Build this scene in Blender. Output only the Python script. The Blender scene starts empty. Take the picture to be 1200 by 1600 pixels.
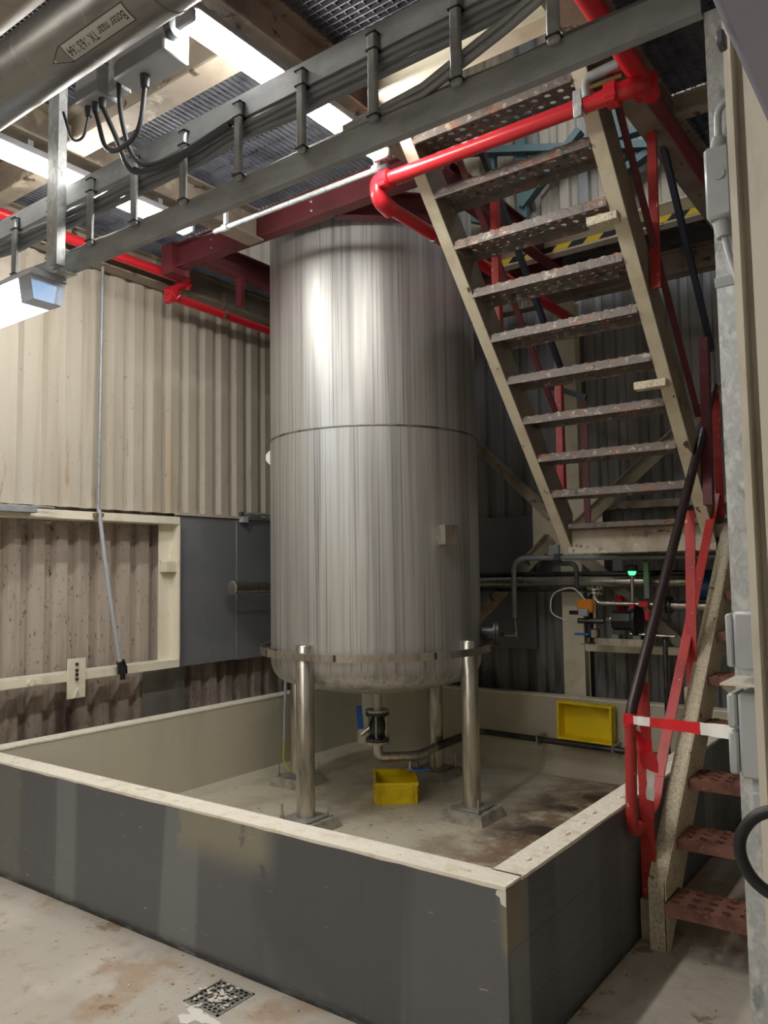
import bpy, bmesh, math, random
from mathutils import Vector, Matrix
random.seed(7)
PI = math.pi
S = bpy.context.scene
COL = S.collection

# ---------------------------------------------------------------- camera
cd = bpy.data.cameras.new('camera'); cam = bpy.data.objects.new('camera', cd); COL.objects.link(cam)
S.camera = cam
yaw, pitch, roll = math.radians(36.238), math.radians(4.297), math.radians(-0.852)
F = Vector((-math.sin(yaw)*math.cos(pitch), math.cos(yaw)*math.cos(pitch), math.sin(pitch)))
r0 = Vector((math.cos(yaw), math.sin(yaw), 0)); u0 = r0.cross(F)
RR = r0*math.cos(roll)+u0*math.sin(roll); UU = -r0*math.sin(roll)+u0*math.cos(roll)
M = Matrix(((RR.x, UU.x, -F.x, 0), (RR.y, UU.y, -F.y, 0), (RR.z, UU.z, -F.z, 1.6), (0, 0, 0, 1)))
cam.matrix_world = M
cd.sensor_fit = 'VERTICAL'; cd.sensor_height = 24.0; cd.lens = 24.0*1237.8/1600.0
cd.clip_start = 0.05; cd.clip_end = 60

# ---------------------------------------------------------------- world, exposure
w = bpy.data.worlds.new('world'); S.world = w; w.use_nodes = True
w.node_tree.nodes['Background'].inputs[0].default_value = (0.55, 0.62, 0.75, 1)
w.node_tree.nodes['Background'].inputs[1].default_value = 0.05
S.view_settings.view_transform = 'Standard'; S.view_settings.look = 'None'
S.view_settings.gamma = 1.0; S.view_settings.use_curve_mapping = False
S.view_settings.exposure = 1.5
TUBE = 28.0       # emission of the ceiling tubes in view
HALL_FILL = 23.0       # emission of the unseen fill tubes added behind the camera
UPPER = 24.0      # emission of the lamps on the upper level

# ---------------------------------------------------------------- materials
def lin(c):
    if isinstance(c, str):
        c = [int(c[i:i+2], 16)/255 for i in (0, 2, 4)]
    return tuple((x/12.92 if x <= 0.04045 else ((x+0.055)/1.055)**2.4) for x in c)+(1,)

def mat(name, col, rough=0.55, metal=0.0, layers=(), bump=None, emit=None, coat=0.0, rvar=None):
    m = bpy.data.materials.new(name); m.use_nodes = True
    nt = m.node_tree; N = nt.nodes; L = nt.links
    b = N['Principled BSDF']
    b.inputs['Roughness'].default_value = rough; b.inputs['Metallic'].default_value = metal
    b.inputs['Coat Weight'].default_value = coat
    g = N.new('ShaderNodeNewGeometry')
    def mask(k):
        mp = N.new('ShaderNodeVectorMath'); mp.operation = 'MULTIPLY'
        L.new(g.outputs['Position'], mp.inputs[0]); s = k.get('scale', (1, 1, 1))
        mp.inputs[1].default_value = s if isinstance(s, tuple) else (s, s, s)
        if k.get('kind') == 'voronoi':
            n = N.new('ShaderNodeTexVoronoi'); n.inputs['Scale'].default_value = 1
            n.feature = 'F1'
            sep = N.new('ShaderNodeSeparateColor'); L.new(mp.outputs[0], n.inputs['Vector'])
            L.new(n.outputs['Color'], sep.inputs[0]); out = sep.outputs[0]
        else:
            n = N.new('ShaderNodeTexNoise'); n.inputs['Scale'].default_value = 1
            n.inputs['Detail'].default_value = k.get('detail', 4); n.inputs['Roughness'].default_value = k.get('nr', 0.6)
            L.new(mp.outputs[0], n.inputs['Vector']); out = n.outputs['Fac']
        r = N.new('ShaderNodeMapRange'); r.interpolation_type = 'SMOOTHSTEP'
        r.inputs['From Min'].default_value = k['lo']; r.inputs['From Max'].default_value = k['hi']
        r.inputs['To Max'].default_value = k.get('amt', 1.0)
        L.new(out, r.inputs['Value']); out = r.outputs[0]
        for (ax, a0, a1) in k.get('ramp', ()):
            sp = N.new('ShaderNodeSeparateXYZ'); L.new(g.outputs['Position'], sp.inputs[0])
            rr = N.new('ShaderNodeMapRange'); rr.interpolation_type = 'SMOOTHSTEP'
            rr.inputs['From Min'].default_value = min(a0, a1); rr.inputs['From Max'].default_value = max(a0, a1)
            if a0 > a1:
                rr.inputs['To Min'].default_value = 1; rr.inputs['To Max'].default_value = 0
            L.new(sp.outputs[ax], rr.inputs['Value'])
            mu = N.new('ShaderNodeMath'); mu.operation = 'MULTIPLY'
            L.new(out, mu.inputs[0]); L.new(rr.outputs[0], mu.inputs[1]); out = mu.outputs[0]
        return out
    cur = None
    base = lin(col)
    for k in layers:
        mx = N.new('ShaderNodeMix'); mx.data_type = 'RGBA'
        L.new(mask(k), mx.inputs['Factor'])
        if cur is None: mx.inputs['A'].default_value = base
        else: L.new(cur, mx.inputs['A'])
        mx.inputs['B'].default_value = lin(k['col']); cur = mx.outputs['Result']
    if cur is None: b.inputs['Base Color'].default_value = base
    else: L.new(cur, b.inputs['Base Color'])
    if rvar:
        q = N.new('ShaderNodeMapRange'); L.new(mask(dict(rvar, lo=0.25, hi=0.75)), q.inputs['Value'])
        q.inputs['To Min'].default_value = rvar['r0']; q.inputs['To Max'].default_value = rvar['r1']
        L.new(q.outputs[0], b.inputs['Roughness'])
    if bump:
        bp = N.new('ShaderNodeBump'); bp.inputs['Strength'].default_value = bump[1]; bp.inputs['Distance'].default_value = bump[2] if len(bump) > 2 else 0.01
        L.new(mask(dict(scale=bump[0], lo=0.3, hi=0.7)), bp.inputs['Height'])
        L.new(bp.outputs[0], b.inputs['Normal'])
    if emit:
        b.inputs['Emission Color'].default_value = lin(emit[0]) ; b.inputs['Emission Strength'].default_value = emit[1]
    return m

RUSTL = dict(col='7a4a2c', scale=9, lo=0.62, hi=0.70, detail=6)
m_clad = mat('cream_cladding', 'b7afa1', 0.55, layers=[
    dict(col='a39682', scale=(7, 7, 0.5), lo=0.45, hi=0.75, amt=0.7),
    dict(col='b8955a', scale=(5, 5, 0.35), lo=0.60, hi=0.75, amt=0.6, ramp=((2, 3.6, 2.6), (1, 2.9, 3.6))),
    dict(col='8a5f45', scale=(14, 14, 3), lo=0.58, hi=0.72, amt=0.75, ramp=((2, 2.9, 2.0),)),
    dict(col='6d5a48', scale=(40, 40, 22), lo=0.66, hi=0.72, amt=0.7)], bump=((9, 9, 4), 0.25, 0.004))
m_cladlow = mat('weathered_cladding', 'b3a69a', 0.6, layers=[
    dict(col='85766a', scale=(8, 8, 0.8), lo=0.45, hi=0.75, amt=0.6),
    dict(col='4a3a34', scale=(5, 5, 1.6), lo=0.45, hi=0.7, amt=0.8, ramp=((2, 1.15, 0.75),)),
    dict(col='4b3a30', scale=(45, 45, 20), lo=0.60, hi=0.68, amt=0.75),
    dict(col='85604a', scale=(6, 6, 0.5), lo=0.6, hi=0.75, amt=0.4)], bump=((9, 9, 4), 0.25, 0.004))
m_cladback = mat('shade_grey_cladding', '8c8c8c', 0.55, layers=[  # shade below the platform is put into the grey base
    dict(col='5d5a57', scale=(7, 7, 0.5), lo=0.42, hi=0.75, amt=0.8),
    dict(col='b9ad96', scale=(3, 3, 0.4), lo=0.35, hi=0.6, amt=0.9, ramp=((2, 3.9, 4.3),)),  # cream above the platform: the lit upper wall painted into the colour
    dict(col='3c322d', scale=(6, 6, 1.2), lo=0.45, hi=0.65, amt=0.8, ramp=((2, 1.1, 0.7),)),
    dict(col='c8c2b6', scale=(60, 60, 6), lo=0.60, hi=0.72, amt=0.5, ramp=((2, 1.0, 0.8),))])
m_steelwall = mat('painted_hall_wall', 'c4bfb2', 0.8, layers=[dict(col='aaa598', scale=1.2, lo=0.4, hi=0.7)])
m_cream = mat('cream_paint', 'e2dbc8', 0.5, layers=[
    dict(col='c3b798', scale=4, lo=0.5, hi=0.75, amt=0.7),
    dict(col='7d4a30', scale=(11, 11, 11), lo=0.69, hi=0.72, detail=6)], bump=(60, 0.15, 0.002))
m_creamdirty = mat('dirty_cream_paint', 'b3a998', 0.6, layers=[
    dict(col='857662', scale=3.5, lo=0.42, hi=0.7, amt=0.85),
    dict(col='4c3a32', scale=9, lo=0.60, hi=0.68, detail=6),
    dict(col='d6cbb0', scale=6, lo=0.62, hi=0.7, amt=0.8)], bump=(40, 0.3, 0.003))
m_creamchip = mat('chipped_cream_paint', 'd3c9b2', 0.55, layers=[
    dict(col='b3a78c', scale=5, lo=0.45, hi=0.7, amt=0.7),
    dict(col='5c4434', scale=(9, 9, 6), lo=0.655, hi=0.675, detail=7),
    dict(col='4a3226', scale=50, lo=0.70, hi=0.73)], bump=(30, 0.3, 0.003))
m_creamflake = mat('flaking_cream_paint', 'd8ceb4', 0.6, layers=[
    dict(col='b3a78d', scale=(80, 80, 60), lo=0.45, hi=0.65, amt=0.7),
    dict(col='8a7658', scale=(95, 95, 75), lo=0.57, hi=0.66, amt=0.6),
    dict(col='6b4636', scale=(16, 16, 10), lo=0.64, hi=0.68, detail=7),
    dict(col='4a3226', scale=60, lo=0.66, hi=0.70)], bump=((60, 60, 45), 0.8, 0.004))
m_stainless = mat('stainless_steel', 'c6c5c2', 0.4, 0.74, layers=[
    dict(col='9b9a98', scale=(16, 16, 0.25), lo=0.40, hi=0.68, amt=0.8),
    dict(col='817f7d', scale=(95, 95, 0.45), lo=0.54, hi=0.66, amt=0.75),
    dict(col='d4d2ce', scale=(30, 30, 0.4), lo=0.58, hi=0.75, amt=0.6)],
    rvar=dict(scale=(18, 18, 0.3), r0=0.42, r1=0.56), bump=((2.2, 2.2, 1.1), 0.10, 0.02))
m_seam = mat('weld_bead', '8b8883', 0.45, 0.6, layers=[dict(col='56524e', scale=5, lo=0.45, hi=0.6)])
m_shiny = mat('bright_stainless', 'c9c5bc', 0.28, 0.95, layers=[dict(col='8f8a82', scale=(30, 30, 6), lo=0.45, hi=0.7, amt=0.6)])
m_darksteel = mat('dark_pipe_steel', '5b5a58', 0.35, 0.8, layers=[dict(col='38383a', scale=6, lo=0.4, hi=0.7)])
m_galv = mat('galvanised_steel', 'b4b9bb', 0.45, 0.2, layers=[
    dict(col='c9cdcf', kind='voronoi', scale=(150, 150, 95), lo=0.25, hi=1.0, amt=0.65),
    dict(col='dde0e1', scale=(38, 38, 22), lo=0.50, hi=0.66, amt=0.75),
    dict(col='7b8084', scale=(24, 24, 12), lo=0.54, hi=0.68, amt=0.7)], rvar=dict(scale=(40, 40, 25), r0=0.3, r1=0.5))
m_galvdull = mat('dull_galvanised', '9b9fa1', 0.5, 0.3, layers=[
    dict(col='7d8184', scale=(6, 12, 12), lo=0.4, hi=0.7, amt=0.7), dict(col='a9adac', scale=30, lo=0.6, hi=0.75, amt=0.5)])
m_block = mat('dark_grey_block_paint', '65676a', 0.5, layers=[
    dict(col='7b7e80', scale=(2.3, 1.6, 0.25), lo=0.52, hi=0.56, detail=0),
    dict(col='595b5e', scale=(1.4, 3.1, 0.4), lo=0.55, hi=0.60, detail=0),
    dict(col='918d7d', scale=(4.5, 4.5, 3.5), lo=0.38, hi=0.43, detail=5, ramp=((0, -2.84, -2.80), (0, -2.20, -2.34), (2, 0.36, 0.52), (1, 2.6, 2.5))),
    dict(col='85806c', scale=(5, 5, 6), lo=0.30, hi=0.42, ramp=((0, -1.26, -1.235), (1, 2.43, 2.40), (2, 0.36, 0.43))),
    dict(col='747672', scale=(4, 4, 3), lo=0.3, hi=0.5, ramp=((0, -4.05, -4.12), (1, 2.6, 2.5))),
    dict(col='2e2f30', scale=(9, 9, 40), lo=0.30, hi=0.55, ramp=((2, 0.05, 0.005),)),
    dict(col='a5a49c', scale=(9, 9, 70), lo=0.70, hi=0.73)], bump=((7, 7, 9), 0.35, 0.006))
m_blockin = mat('stone_grey_wall_paint', 'bfb9a6', 0.55, layers=[
    dict(col='aaa594', scale=(1.6, 1.6, 0.5), lo=0.45, hi=0.65, amt=0.7),
    dict(col='c9c3ae', scale=(3, 3, 50), lo=0.69, hi=0.72)], bump=((7, 7, 9), 0.3, 0.006))
m_cap = mat('cream_coping_paint', 'efe9da', 0.55, layers=[
    dict(col='d5cab0', scale=14, lo=0.5, hi=0.7, amt=0.6), dict(col='9b8f7a', scale=35, lo=0.69, hi=0.72)], bump=(22, 0.5, 0.008))
m_floor = mat('worn_concrete_floor', 'bdb6ab', 0.6, layers=[
    dict(col='d2cbc0', scale=2.2, lo=0.5, hi=0.7, amt=0.7),
    dict(col='9c9184', scale=9, lo=0.52, hi=0.72, amt=0.6),
    dict(col='a98f74', scale=3.1, lo=0.53, hi=0.66, amt=0.7),
    dict(col='8d7258', scale=(4.5, 4.5, 4.5), lo=0.585, hi=0.635, amt=0.8, detail=9, nr=0.72),
    dict(col='5a5048', scale=26, lo=0.66, hi=0.70, amt=0.8)], bump=(14, 0.35, 0.006))
m_bundfloor = mat('stained_screed', 'c9c1ae', 0.5, layers=[
    dict(col='aaa08c', scale=2.4, lo=0.45, hi=0.65, amt=0.8),
    dict(col='8a715c', scale=(7, 7, 7), lo=0.36, hi=0.56, detail=7, ramp=((0, -2.9, -2.1), (1, 2.1, 2.5))),
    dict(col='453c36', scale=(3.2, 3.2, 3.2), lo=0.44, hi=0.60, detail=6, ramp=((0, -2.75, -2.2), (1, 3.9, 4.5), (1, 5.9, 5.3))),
    dict(col='6f6252', scale=22, lo=0.62, hi=0.70, amt=0.8)], bump=(8, 0.4, 0.01))
m_red = mat('fire_red_paint', 'c9242f', 0.32, layers=[dict(col='a5161f', scale=5, lo=0.5, hi=0.75, amt=0.5)], coat=0.3)
m_redrail = mat('faded_red_paint', 'b0322f', 0.45, layers=[
    dict(col='8a2428', scale=5, lo=0.45, hi=0.7, amt=0.7), dict(col='d5a88c', scale=(45, 45, 28), lo=0.66, hi=0.69)])
m_redoxide = mat('red_oxide_paint', '6a2d33', 0.5, layers=[dict(col='4c1f25', scale=3, lo=0.45, hi=0.7, amt=0.7)])
m_blackrail = mat('black_worn_pipe', '35292a', 0.4, 0.3, layers=[dict(col='5a3a32', scale=(20, 20, 8), lo=0.58, hi=0.7, amt=0.7)])
m_bluerail = mat('dark_blue_rail', '232a3c', 0.45)
m_tread = mat('worn_tread_steel', '736b65', 0.5, 0.15, layers=[
    dict(col='9a6246', scale=(7, 16, 16), lo=0.54, hi=0.66, amt=0.8),
    dict(col='c4bcb0', scale=(26, 30, 30), lo=0.56, hi=0.68, amt=0.7),
    dict(col='4d4540', scale=14, lo=0.56, hi=0.7, amt=0.8)], bump=(40, 0.6, 0.004))
m_treadrust = mat('brown_rusted_tread', '8a6153', 0.6, 0.2, layers=[
    dict(col='6b4438', scale=9, lo=0.45, hi=0.65, amt=0.8), dict(col='a98a78', scale=28, lo=0.60, hi=0.7, amt=0.7)], bump=(40, 0.5, 0.003))
m_channel = mat('galvanised_grey_box', '9c9fa3', 0.5)
m_plastic = mat('light_grey_plastic', 'a7abb0', 0.4, layers=[dict(col='8d9196', scale=8, lo=0.5, hi=0.75, amt=0.5)])
m_dkplastic = mat('dark_grey_plastic', '4c4e52', 0.4)
m_black = mat('black_rubber', '17181b', 0.45)
m_cable = mat('cable_sheath', '3a3c40', 0.5)
m_web = mat('dark_cream_web', '8b8071', 0.6, layers=[dict(col='6a6054', scale=4, lo=0.42, hi=0.7, amt=0.8), dict(col='4c3a32', scale=9, lo=0.64, hi=0.68, detail=6)])  # stringer web, darker and browner than its flanges
m_cablegrey = mat('grey_cable_sheath', '707276', 0.5)
m_beam = mat('dusty_beam_paint', '9b8f80', 0.6, layers=[
    dict(col='776a5d', scale=3.5, lo=0.42, hi=0.7, amt=0.85), dict(col='4c3a32', scale=9, lo=0.62, hi=0.68, detail=6),
    dict(col='bfb39c', scale=5, lo=0.60, hi=0.68, amt=0.8)], bump=(40, 0.3, 0.003))
m_yellow = mat('yellow_plastic', 'f0d512', 0.38, layers=[dict(col='c4a800', scale=5, lo=0.5, hi=0.7, amt=0.6), dict(col='f3e68a', scale=30, lo=0.68, hi=0.72, amt=0.7)])
m_panel = mat('slate_grey_panel', '7b7d82', 0.42, 0.25, layers=[
    dict(col='8a8c90', scale=1.5, lo=0.45, hi=0.7), dict(col='bdbcb8', scale=(7, 7, 6), lo=0.66, hi=0.74, amt=0.8, detail=6)])
m_greyplate = mat('weathered_grey_plate', '96968f', 0.5, 0.3, layers=[dict(col='777570', scale=(4, 4, 2), lo=0.45, hi=0.7)])
m_duct = mat('aluminium_jacket', '8f8c88', 0.42, 0.6, layers=[
    dict(col='5d5a58', scale=(1.5, 9, 9), lo=0.42, hi=0.68, amt=0.7), dict(col='b5b1aa', scale=(16, 5, 5), lo=0.6, hi=0.72, amt=0.5)])
m_duct2 = mat('beige_jacket', 'a29a8a', 0.5, 0.2, layers=[dict(col='86785f', scale=9, lo=0.55, hi=0.7, amt=0.6)])
m_grate = mat('grating_steel', '66666c', 0.5, 0.3, layers=[dict(col='3a3a42', scale=5, lo=0.4, hi=0.7)])
m_blue = mat('blue_handle_plastic', '1f5fb8', 0.4)
m_bluemotor = mat('blue_motor_paint', '1c4a78', 0.4)
m_orange = mat('orange_actuator', 'e08a1c', 0.4)
m_pumpblack = mat('black_pump_plastic', '2b2b2d', 0.35)
m_white = mat('white_plastic', 'e9e7e0', 0.4)
m_taperd = mat('red_tape', 'd81f2e', 0.35)
m_tapewh = mat('white_tape', 'eceae6', 0.4)
m_green = mat('green_lamp', '3be070', 0.3, emit=('3be070', 1.5))
m_yg = mat('yellow_green_wire', 'c9cc35', 0.4)
m_teal = mat('teal_steel_paint', '4c6466', 0.5, layers=[dict(col='44656a', scale=4, lo=0.5, hi=0.7)])
m_hazy = mat('hazard_yellow', 'e2c21c', 0.5)
m_pad = mat('grey_grout', '9c978a', 0.7, layers=[dict(col='7b766b', scale=12, lo=0.45, hi=0.7)], bump=(25, 0.4, 0.006))
m_beige = mat('beige_post_paint', 'd0cabd', 0.45, layers=[dict(col='b0a999', scale=(12, 12, 3), lo=0.52, hi=0.7, amt=0.6)])
m_bluegrey = mat('blue_grey_sheet', 'a2a5ba', 0.4, 0.1)
m_label = mat('label_film', 'b9b7b2', 0.4)
m_ink = mat('black_ink', '161616', 0.5)
m_tube = mat('tube_diffuser', 'ffffff', 0.4, emit=((1.0, 0.985, 0.955), TUBE))
m_hall_fill = mat('hall_fill_diffuser', 'ffffff', 0.4, emit=((1.0, 0.985, 0.955), HALL_FILL))
m_upper = mat('upper_diffuser', 'ffffff', 0.4, emit=((0.95, 0.97, 1.0), UPPER))
m_emerg = mat('emergency_diffuser', 'ffffff', 0.3, emit=((0.74, 0.88, 1.0), 2.5))
m_clear = mat('clear_cover', 'c3c9d2', 0.25)
m_clear.node_tree.nodes['Principled BSDF'].inputs['Transmission Weight'].default_value = 0.3
m_brass = mat('aged_brass', '8f7a55', 0.4, 0.7)
m_chip = mat('paint_chip', 'd9d3c7', 0.6)
m_conc = mat('plain_concrete', '97948c', 0.7)

# ---------------------------------------------------------------- geometry helpers
class MB:
    def __init__(s): s.v = []; s.f = []; s.mi = []; s.i = 0
    def add(s, vs, fs):
        o = len(s.v); s.v += [tuple(v) for v in vs]
        for f in fs: s.f.append([o+k for k in f]); s.mi.append(s.i)
        return s
    def box(s, a, b, ch=0.0):
        x0, y0, z0 = [min(p, q) for p, q in zip(a, b)]; x1, y1, z1 = [max(p, q) for p, q in zip(a, b)]
        if ch <= 0:
            return s.add([(x0,y0,z0),(x1,y0,z0),(x1,y1,z0),(x0,y1,z0),(x0,y0,z1),(x1,y0,z1),(x1,y1,z1),(x0,y1,z1)],
                         [(3,2,1,0),(4,5,6,7),(0,1,5,4),(1,2,6,5),(2,3,7,6),(3,0,4,7)])
        bm = bmesh.new(); bmesh.ops.create_cube(bm, size=1)
        for v in bm.verts: v.co = Vector(((x0+x1)/2+v.co.x*(x1-x0), (y0+y1)/2+v.co.y*(y1-y0), (z0+z1)/2+v.co.z*(z1-z0)))
        ch = min(ch, 0.45*min(x1-x0, y1-y0, z1-z0))
        bmesh.ops.bevel(bm, geom=bm.edges[:], offset=ch, segments=1, affect='EDGES')
        return s.bm(bm)
    def bm(s, bm):
        bm.verts.index_update()
        s.add([v.co[:] for v in bm.verts], [[v.index for v in f.verts] for f in bm.faces]); bm.free(); return s
    def beam(s, a, b, wd, h, up=(0, 0, 1)):          # rectangular bar from a to b
        a = Vector(a); b = Vector(b); d = (b-a).normalized(); up = Vector(up)
        r = d.cross(up)
        if r.length < 1e-4: r = d.cross(Vector((0, 1, 0)))
        r.normalize(); u = r.cross(d)
        vs = [p+r*(sx*wd/2)+u*(sz*h/2) for p in (a, b) for sx, sz in ((-1,-1),(1,-1),(1,1),(-1,1))]
        return s.add(vs, [(0,1,2,3),(7,6,5,4),(0,4,5,1),(1,5,6,2),(2,6,7,3),(3,7,4,0)])
    def tube(s, pts, r, n=12, cap=True):
        pts = [Vector(p) for p in pts]; rs = r if isinstance(r, (list, tuple)) else [r]*len(pts)
        d = (pts[1]-pts[0]).normalized()
        up = Vector((0, 0, 1)) if abs(d.z) < 0.9 else Vector((0, 1, 0))
        nrm = d.cross(up).normalized(); vs = []; prev = d
        for i, p in enumerate(pts):
            if i == 0: t = d
            elif i == len(pts)-1: t = (pts[i]-pts[i-1]).normalized()
            else: t = ((pts[i+1]-pts[i]).normalized()+(pts[i]-pts[i-1]).normalized()).normalized()
            q = prev.rotation_difference(t); nrm = q @ nrm; prev = t
            bn = t.cross(nrm)
            vs += [p+(nrm*math.cos(2*PI*k/n)+bn*math.sin(2*PI*k/n))*rs[i] for k in range(n)]
        fs = []
        for i in range(len(pts)-1):
            for k in range(n):
                fs.append((i*n+k, i*n+(k+1) % n, (i+1)*n+(k+1) % n, (i+1)*n+k))
        if cap: fs += [list(range(n))[::-1], [(len(pts)-1)*n+k for k in range(n)]]
        return s.add(vs, fs)
    def lathe(s, prof, c, axis=(0, 0, 1), n=48, close=False):
        ax = Vector(axis).normalized(); e = ax.orthogonal().normalized(); g = ax.cross(e); c = Vector(c)
        vs = [c+ax*z+(e*math.cos(2*PI*k/n)+g*math.sin(2*PI*k/n))*r for (r, z) in prof for k in range(n)]
        fs = []; m = len(prof)
        for i in range(m if close else m-1):
            j = (i+1) % m
            for k in range(n): fs.append((i*n+k, i*n+(k+1) % n, j*n+(k+1) % n, j*n+k))
        return s.add(vs, fs)
    def prism(s, poly, vec):                          # planar polygon pushed along vec
        poly = [Vector(p) for p in poly]; vec = Vector(vec); n = len(poly)
        return s.add(poly+[p+vec for p in poly], [list(range(n))[::-1], list(range(n, 2*n))]+[(k, (k+1) % n, n+(k+1) % n, n+k) for k in range(n)])

def arc(pts, rad, n=6):                               # a polyline with its corners rounded
    P = [Vector(p) for p in pts]; out = [P[0]]
    for i in range(1, len(P)-1):
        a = (P[i-1]-P[i]); b = (P[i+1]-P[i]); r = min(rad, a.length*0.48, b.length*0.48)
        p0 = P[i]+a.normalized()*r; p2 = P[i]+b.normalized()*r
        for k in range(n+1):
            t = k/n; out.append(p0*(1-t)**2+P[i]*2*t*(1-t)+p2*t*t)
    out.append(P[-1]); return out

def link(name, mb, mats, org=(0, 0, 0), parent=None, angle=38):
    me = bpy.data.meshes.new(name); o3 = Vector(org)
    me.from_pydata([Vector(v)-o3 for v in mb.v], [], mb.f)
    mats = mats if isinstance(mats, (list, tuple)) else [mats]
    for m in mats: me.materials.append(m)
    if len(mats) > 1: me.polygons.foreach_set('material_index', mb.mi)
    me.polygons.foreach_set('use_smooth', [True]*len(me.polygons))
    me.set_sharp_from_angle(angle=math.radians(angle)); me.update()
    o = bpy.data.objects.new(name, me); COL.objects.link(o)
    if parent: o.parent = parent
    else: o.location = o3
    return o
class Thing:
    def __init__(s, name, label, cat, loc, group=None, kind=None):
        s.o = bpy.data.objects.new(name, None); s.o.empty_display_size = 0.1; COL.objects.link(s.o)
        s.o.location = loc; s.loc = Vector(loc); s.o['label'] = label
        if cat: s.o['category'] = cat
        if group: s.o['group'] = group
        if kind: s.o['kind'] = kind
    def part(s, name, mb, m, label=None, sub=None, kind=None, angle=38):
        p = link(name, mb, m, s.loc, sub or s.o, angle)
        if label: p['label'] = label
        if kind: p['kind'] = kind
        return p
def single(name, mb, m, label, cat, group=None, kind=None, angle=38):
    xs = [v[0] for v in mb.v]; ys = [v[1] for v in mb.v]; zs = [v[2] for v in mb.v]
    o = link(name, mb, m, ((min(xs)+max(xs))/2, (min(ys)+max(ys))/2, min(zs)), None, angle)
    o['label'] = label
    if cat: o['category'] = cat
    if group: o['group'] = group
    if kind: o['kind'] = kind
    return o
def clone(o, off, parent, name=None):                 # a repeat sharing its mesh
    c = o.copy(); COL.objects.link(c); c.location = o.location+Vector(off); c.parent = parent; return c
def bolt(mb, c, axis=(0, 0, 1), r=0.012, h=0.012):
    c = Vector(c); a = Vector(axis).normalized(); mb.tube([c, c+a*h], r, 6); mb.tube([c+a*h, c+a*h*2.0], r*0.5, 6)

def ibeam(mb, a, b, h=0.2, bf=0.12, tf=0.012, tw=0.008):   # steel section, a/b = bottom centre points
    a = Vector(a); b = Vector(b); z = Vector((0, 0, 1))
    mb.beam(a+z*tf/2, b+z*tf/2, bf, tf); mb.beam(a+z*(h-tf/2), b+z*(h-tf/2), bf, tf)
    mb.beam(a+z*h/2, b+z*h/2, tw, h-2*tf)

# ================================================================= SETTING
fl = MB().box((-5.3, -4.5, -0.15), (3.2, 6.5, 0.0))
link('floor', fl, m_floor)['kind'] = 'structure'

def profile(p=0.172, n=6, d=0.035):                    # trapezoid sheet: crest, slope, trough, slope
    o = []
    for i in range(n):
        s = i*p
        o += [(s, 0), (s+0.082, 0), (s+0.098, -d), (s+0.150, -d)]
    o.append((n*p, 0)); return o
def sheet(axis, pos, start, z0, z1, sgn, d=0.035):
    """trapezoid sheet along axis; crest face at pos, troughs away from the room"""
    mb = MB(); pr = profile(d=d); t = 0.004
    def P(s, d, z): return (pos+sgn*d, start+s, z) if axis == 'y' else (start+s, pos+sgn*d, z)
    k = len(pr); vs = []
    for z in (z0, z1):
        vs += [P(s, d, z) for s, d in pr]+[P(s, d-t, z) for s, d in pr]
    fs = []
    for i in range(k-1):
        fs += [(i, i+1, 2*k+i+1, 2*k+i), (k+i+1, k+i, 3*k+i, 3*k+i+1), (i+1, i, k+i, k+i+1), (2*k+i, 2*k+i+1, 3*k+i+1, 3*k+i)]
    return mb.add(vs, fs)
wl = Thing('wall_left', 'cream corrugated steel wall on the left with darker lower sheeting', None, (-5.1, 1, 0), kind='structure')
W6 = 6*0.172
up = wl.part('cladding_sheet', sheet('y', -4.95, -4.30, 2.075, 6.6, 1), m_clad, angle=20)
lo = wl.part('cladding_sheet', sheet('y', -5.09, -4.30, 0.0, 2.20, 1, 0.055), m_cladlow, label='lower weathered cladding sheet', angle=20)
for i in range(1, 11):
    if i < 11: clone(up, (0, i*W6, 0), wl.o); clone(lo, (0, i*W6, 0), wl.o)
wl.part('backing', MB().box((-5.3, -4.5, 0), (-5.17, 6.6, 6.6)), m_steelwall)
wb = Thing('wall_back', 'corrugated steel wall behind the tank and stairs, shade painted into its grey', None, (-1, 6.3, 0), kind='structure')
b0 = wb.part('cladding_sheet', sheet('x', 6.25, -5.06, 0.0, 6.6, -1), m_cladback, angle=20)
for i in range(1, 8): clone(b0, (i*W6, 0, 0), wb.o)
wb.part('backing', MB().box((-5.2, 6.32, 0), (3.2, 6.42, 6.6)), m_steelwall)
o = link('wall_right', MB().box((3.0, -4.5, 0), (3.1, 6.4, 6.6)), m_steelwall); o['kind'] = 'structure'
o = link('wall_front', MB().box((-5.2, -4.5, 0), (3.2, -4.4, 6.6)), m_steelwall); o['kind'] = 'structure'
o = link('ceiling', MB().box((-5.2, -4.5, 6.6), (3.2, 6.5, 6.7)), m_steelwall); o['kind'] = 'structure'

# platform overhead: grating on painted beams
pf = Thing('ceiling', 'steel grating platform overhead carried by flaking cream beams', None, (-2.5, 3, 3.8), kind='structure')
def gbeam(a, b, h=0.2, bf=0.14, m=m_beam):
    mb = MB(); ibeam(mb, a, b, h, bf); return pf.part('beam', mb, m)
ZB = 3.8
gbeam((-4.86, -4.3, ZB), (-4.86, 6.1, ZB), bf=0.12)
gbeam((-3.71, -4.3, ZB), (-3.71, 3.66, ZB))
gbeam((-2.26, -4.3, ZB), (-2.26, 3.60, ZB))
gbeam((-1.15, 2.2, ZB), (-1.15, 6.1, ZB))
gbeam((-4.80, 2.31, ZB), (-3.78, 2.31, ZB), 0.19, 0.1)
gbeam((-3.64, 2.26, ZB), (-2.33, 2.26, ZB), 0.19, 0.13)
gbeam((-3.64, 0.9, ZB), (-2.33, 0.9, ZB), 0.19, 0.13)
gbeam((-2.19, 2.96, 3.87), (-1.22, 2.96, 3.87), 0.12, 0.10, m_cream)
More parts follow.
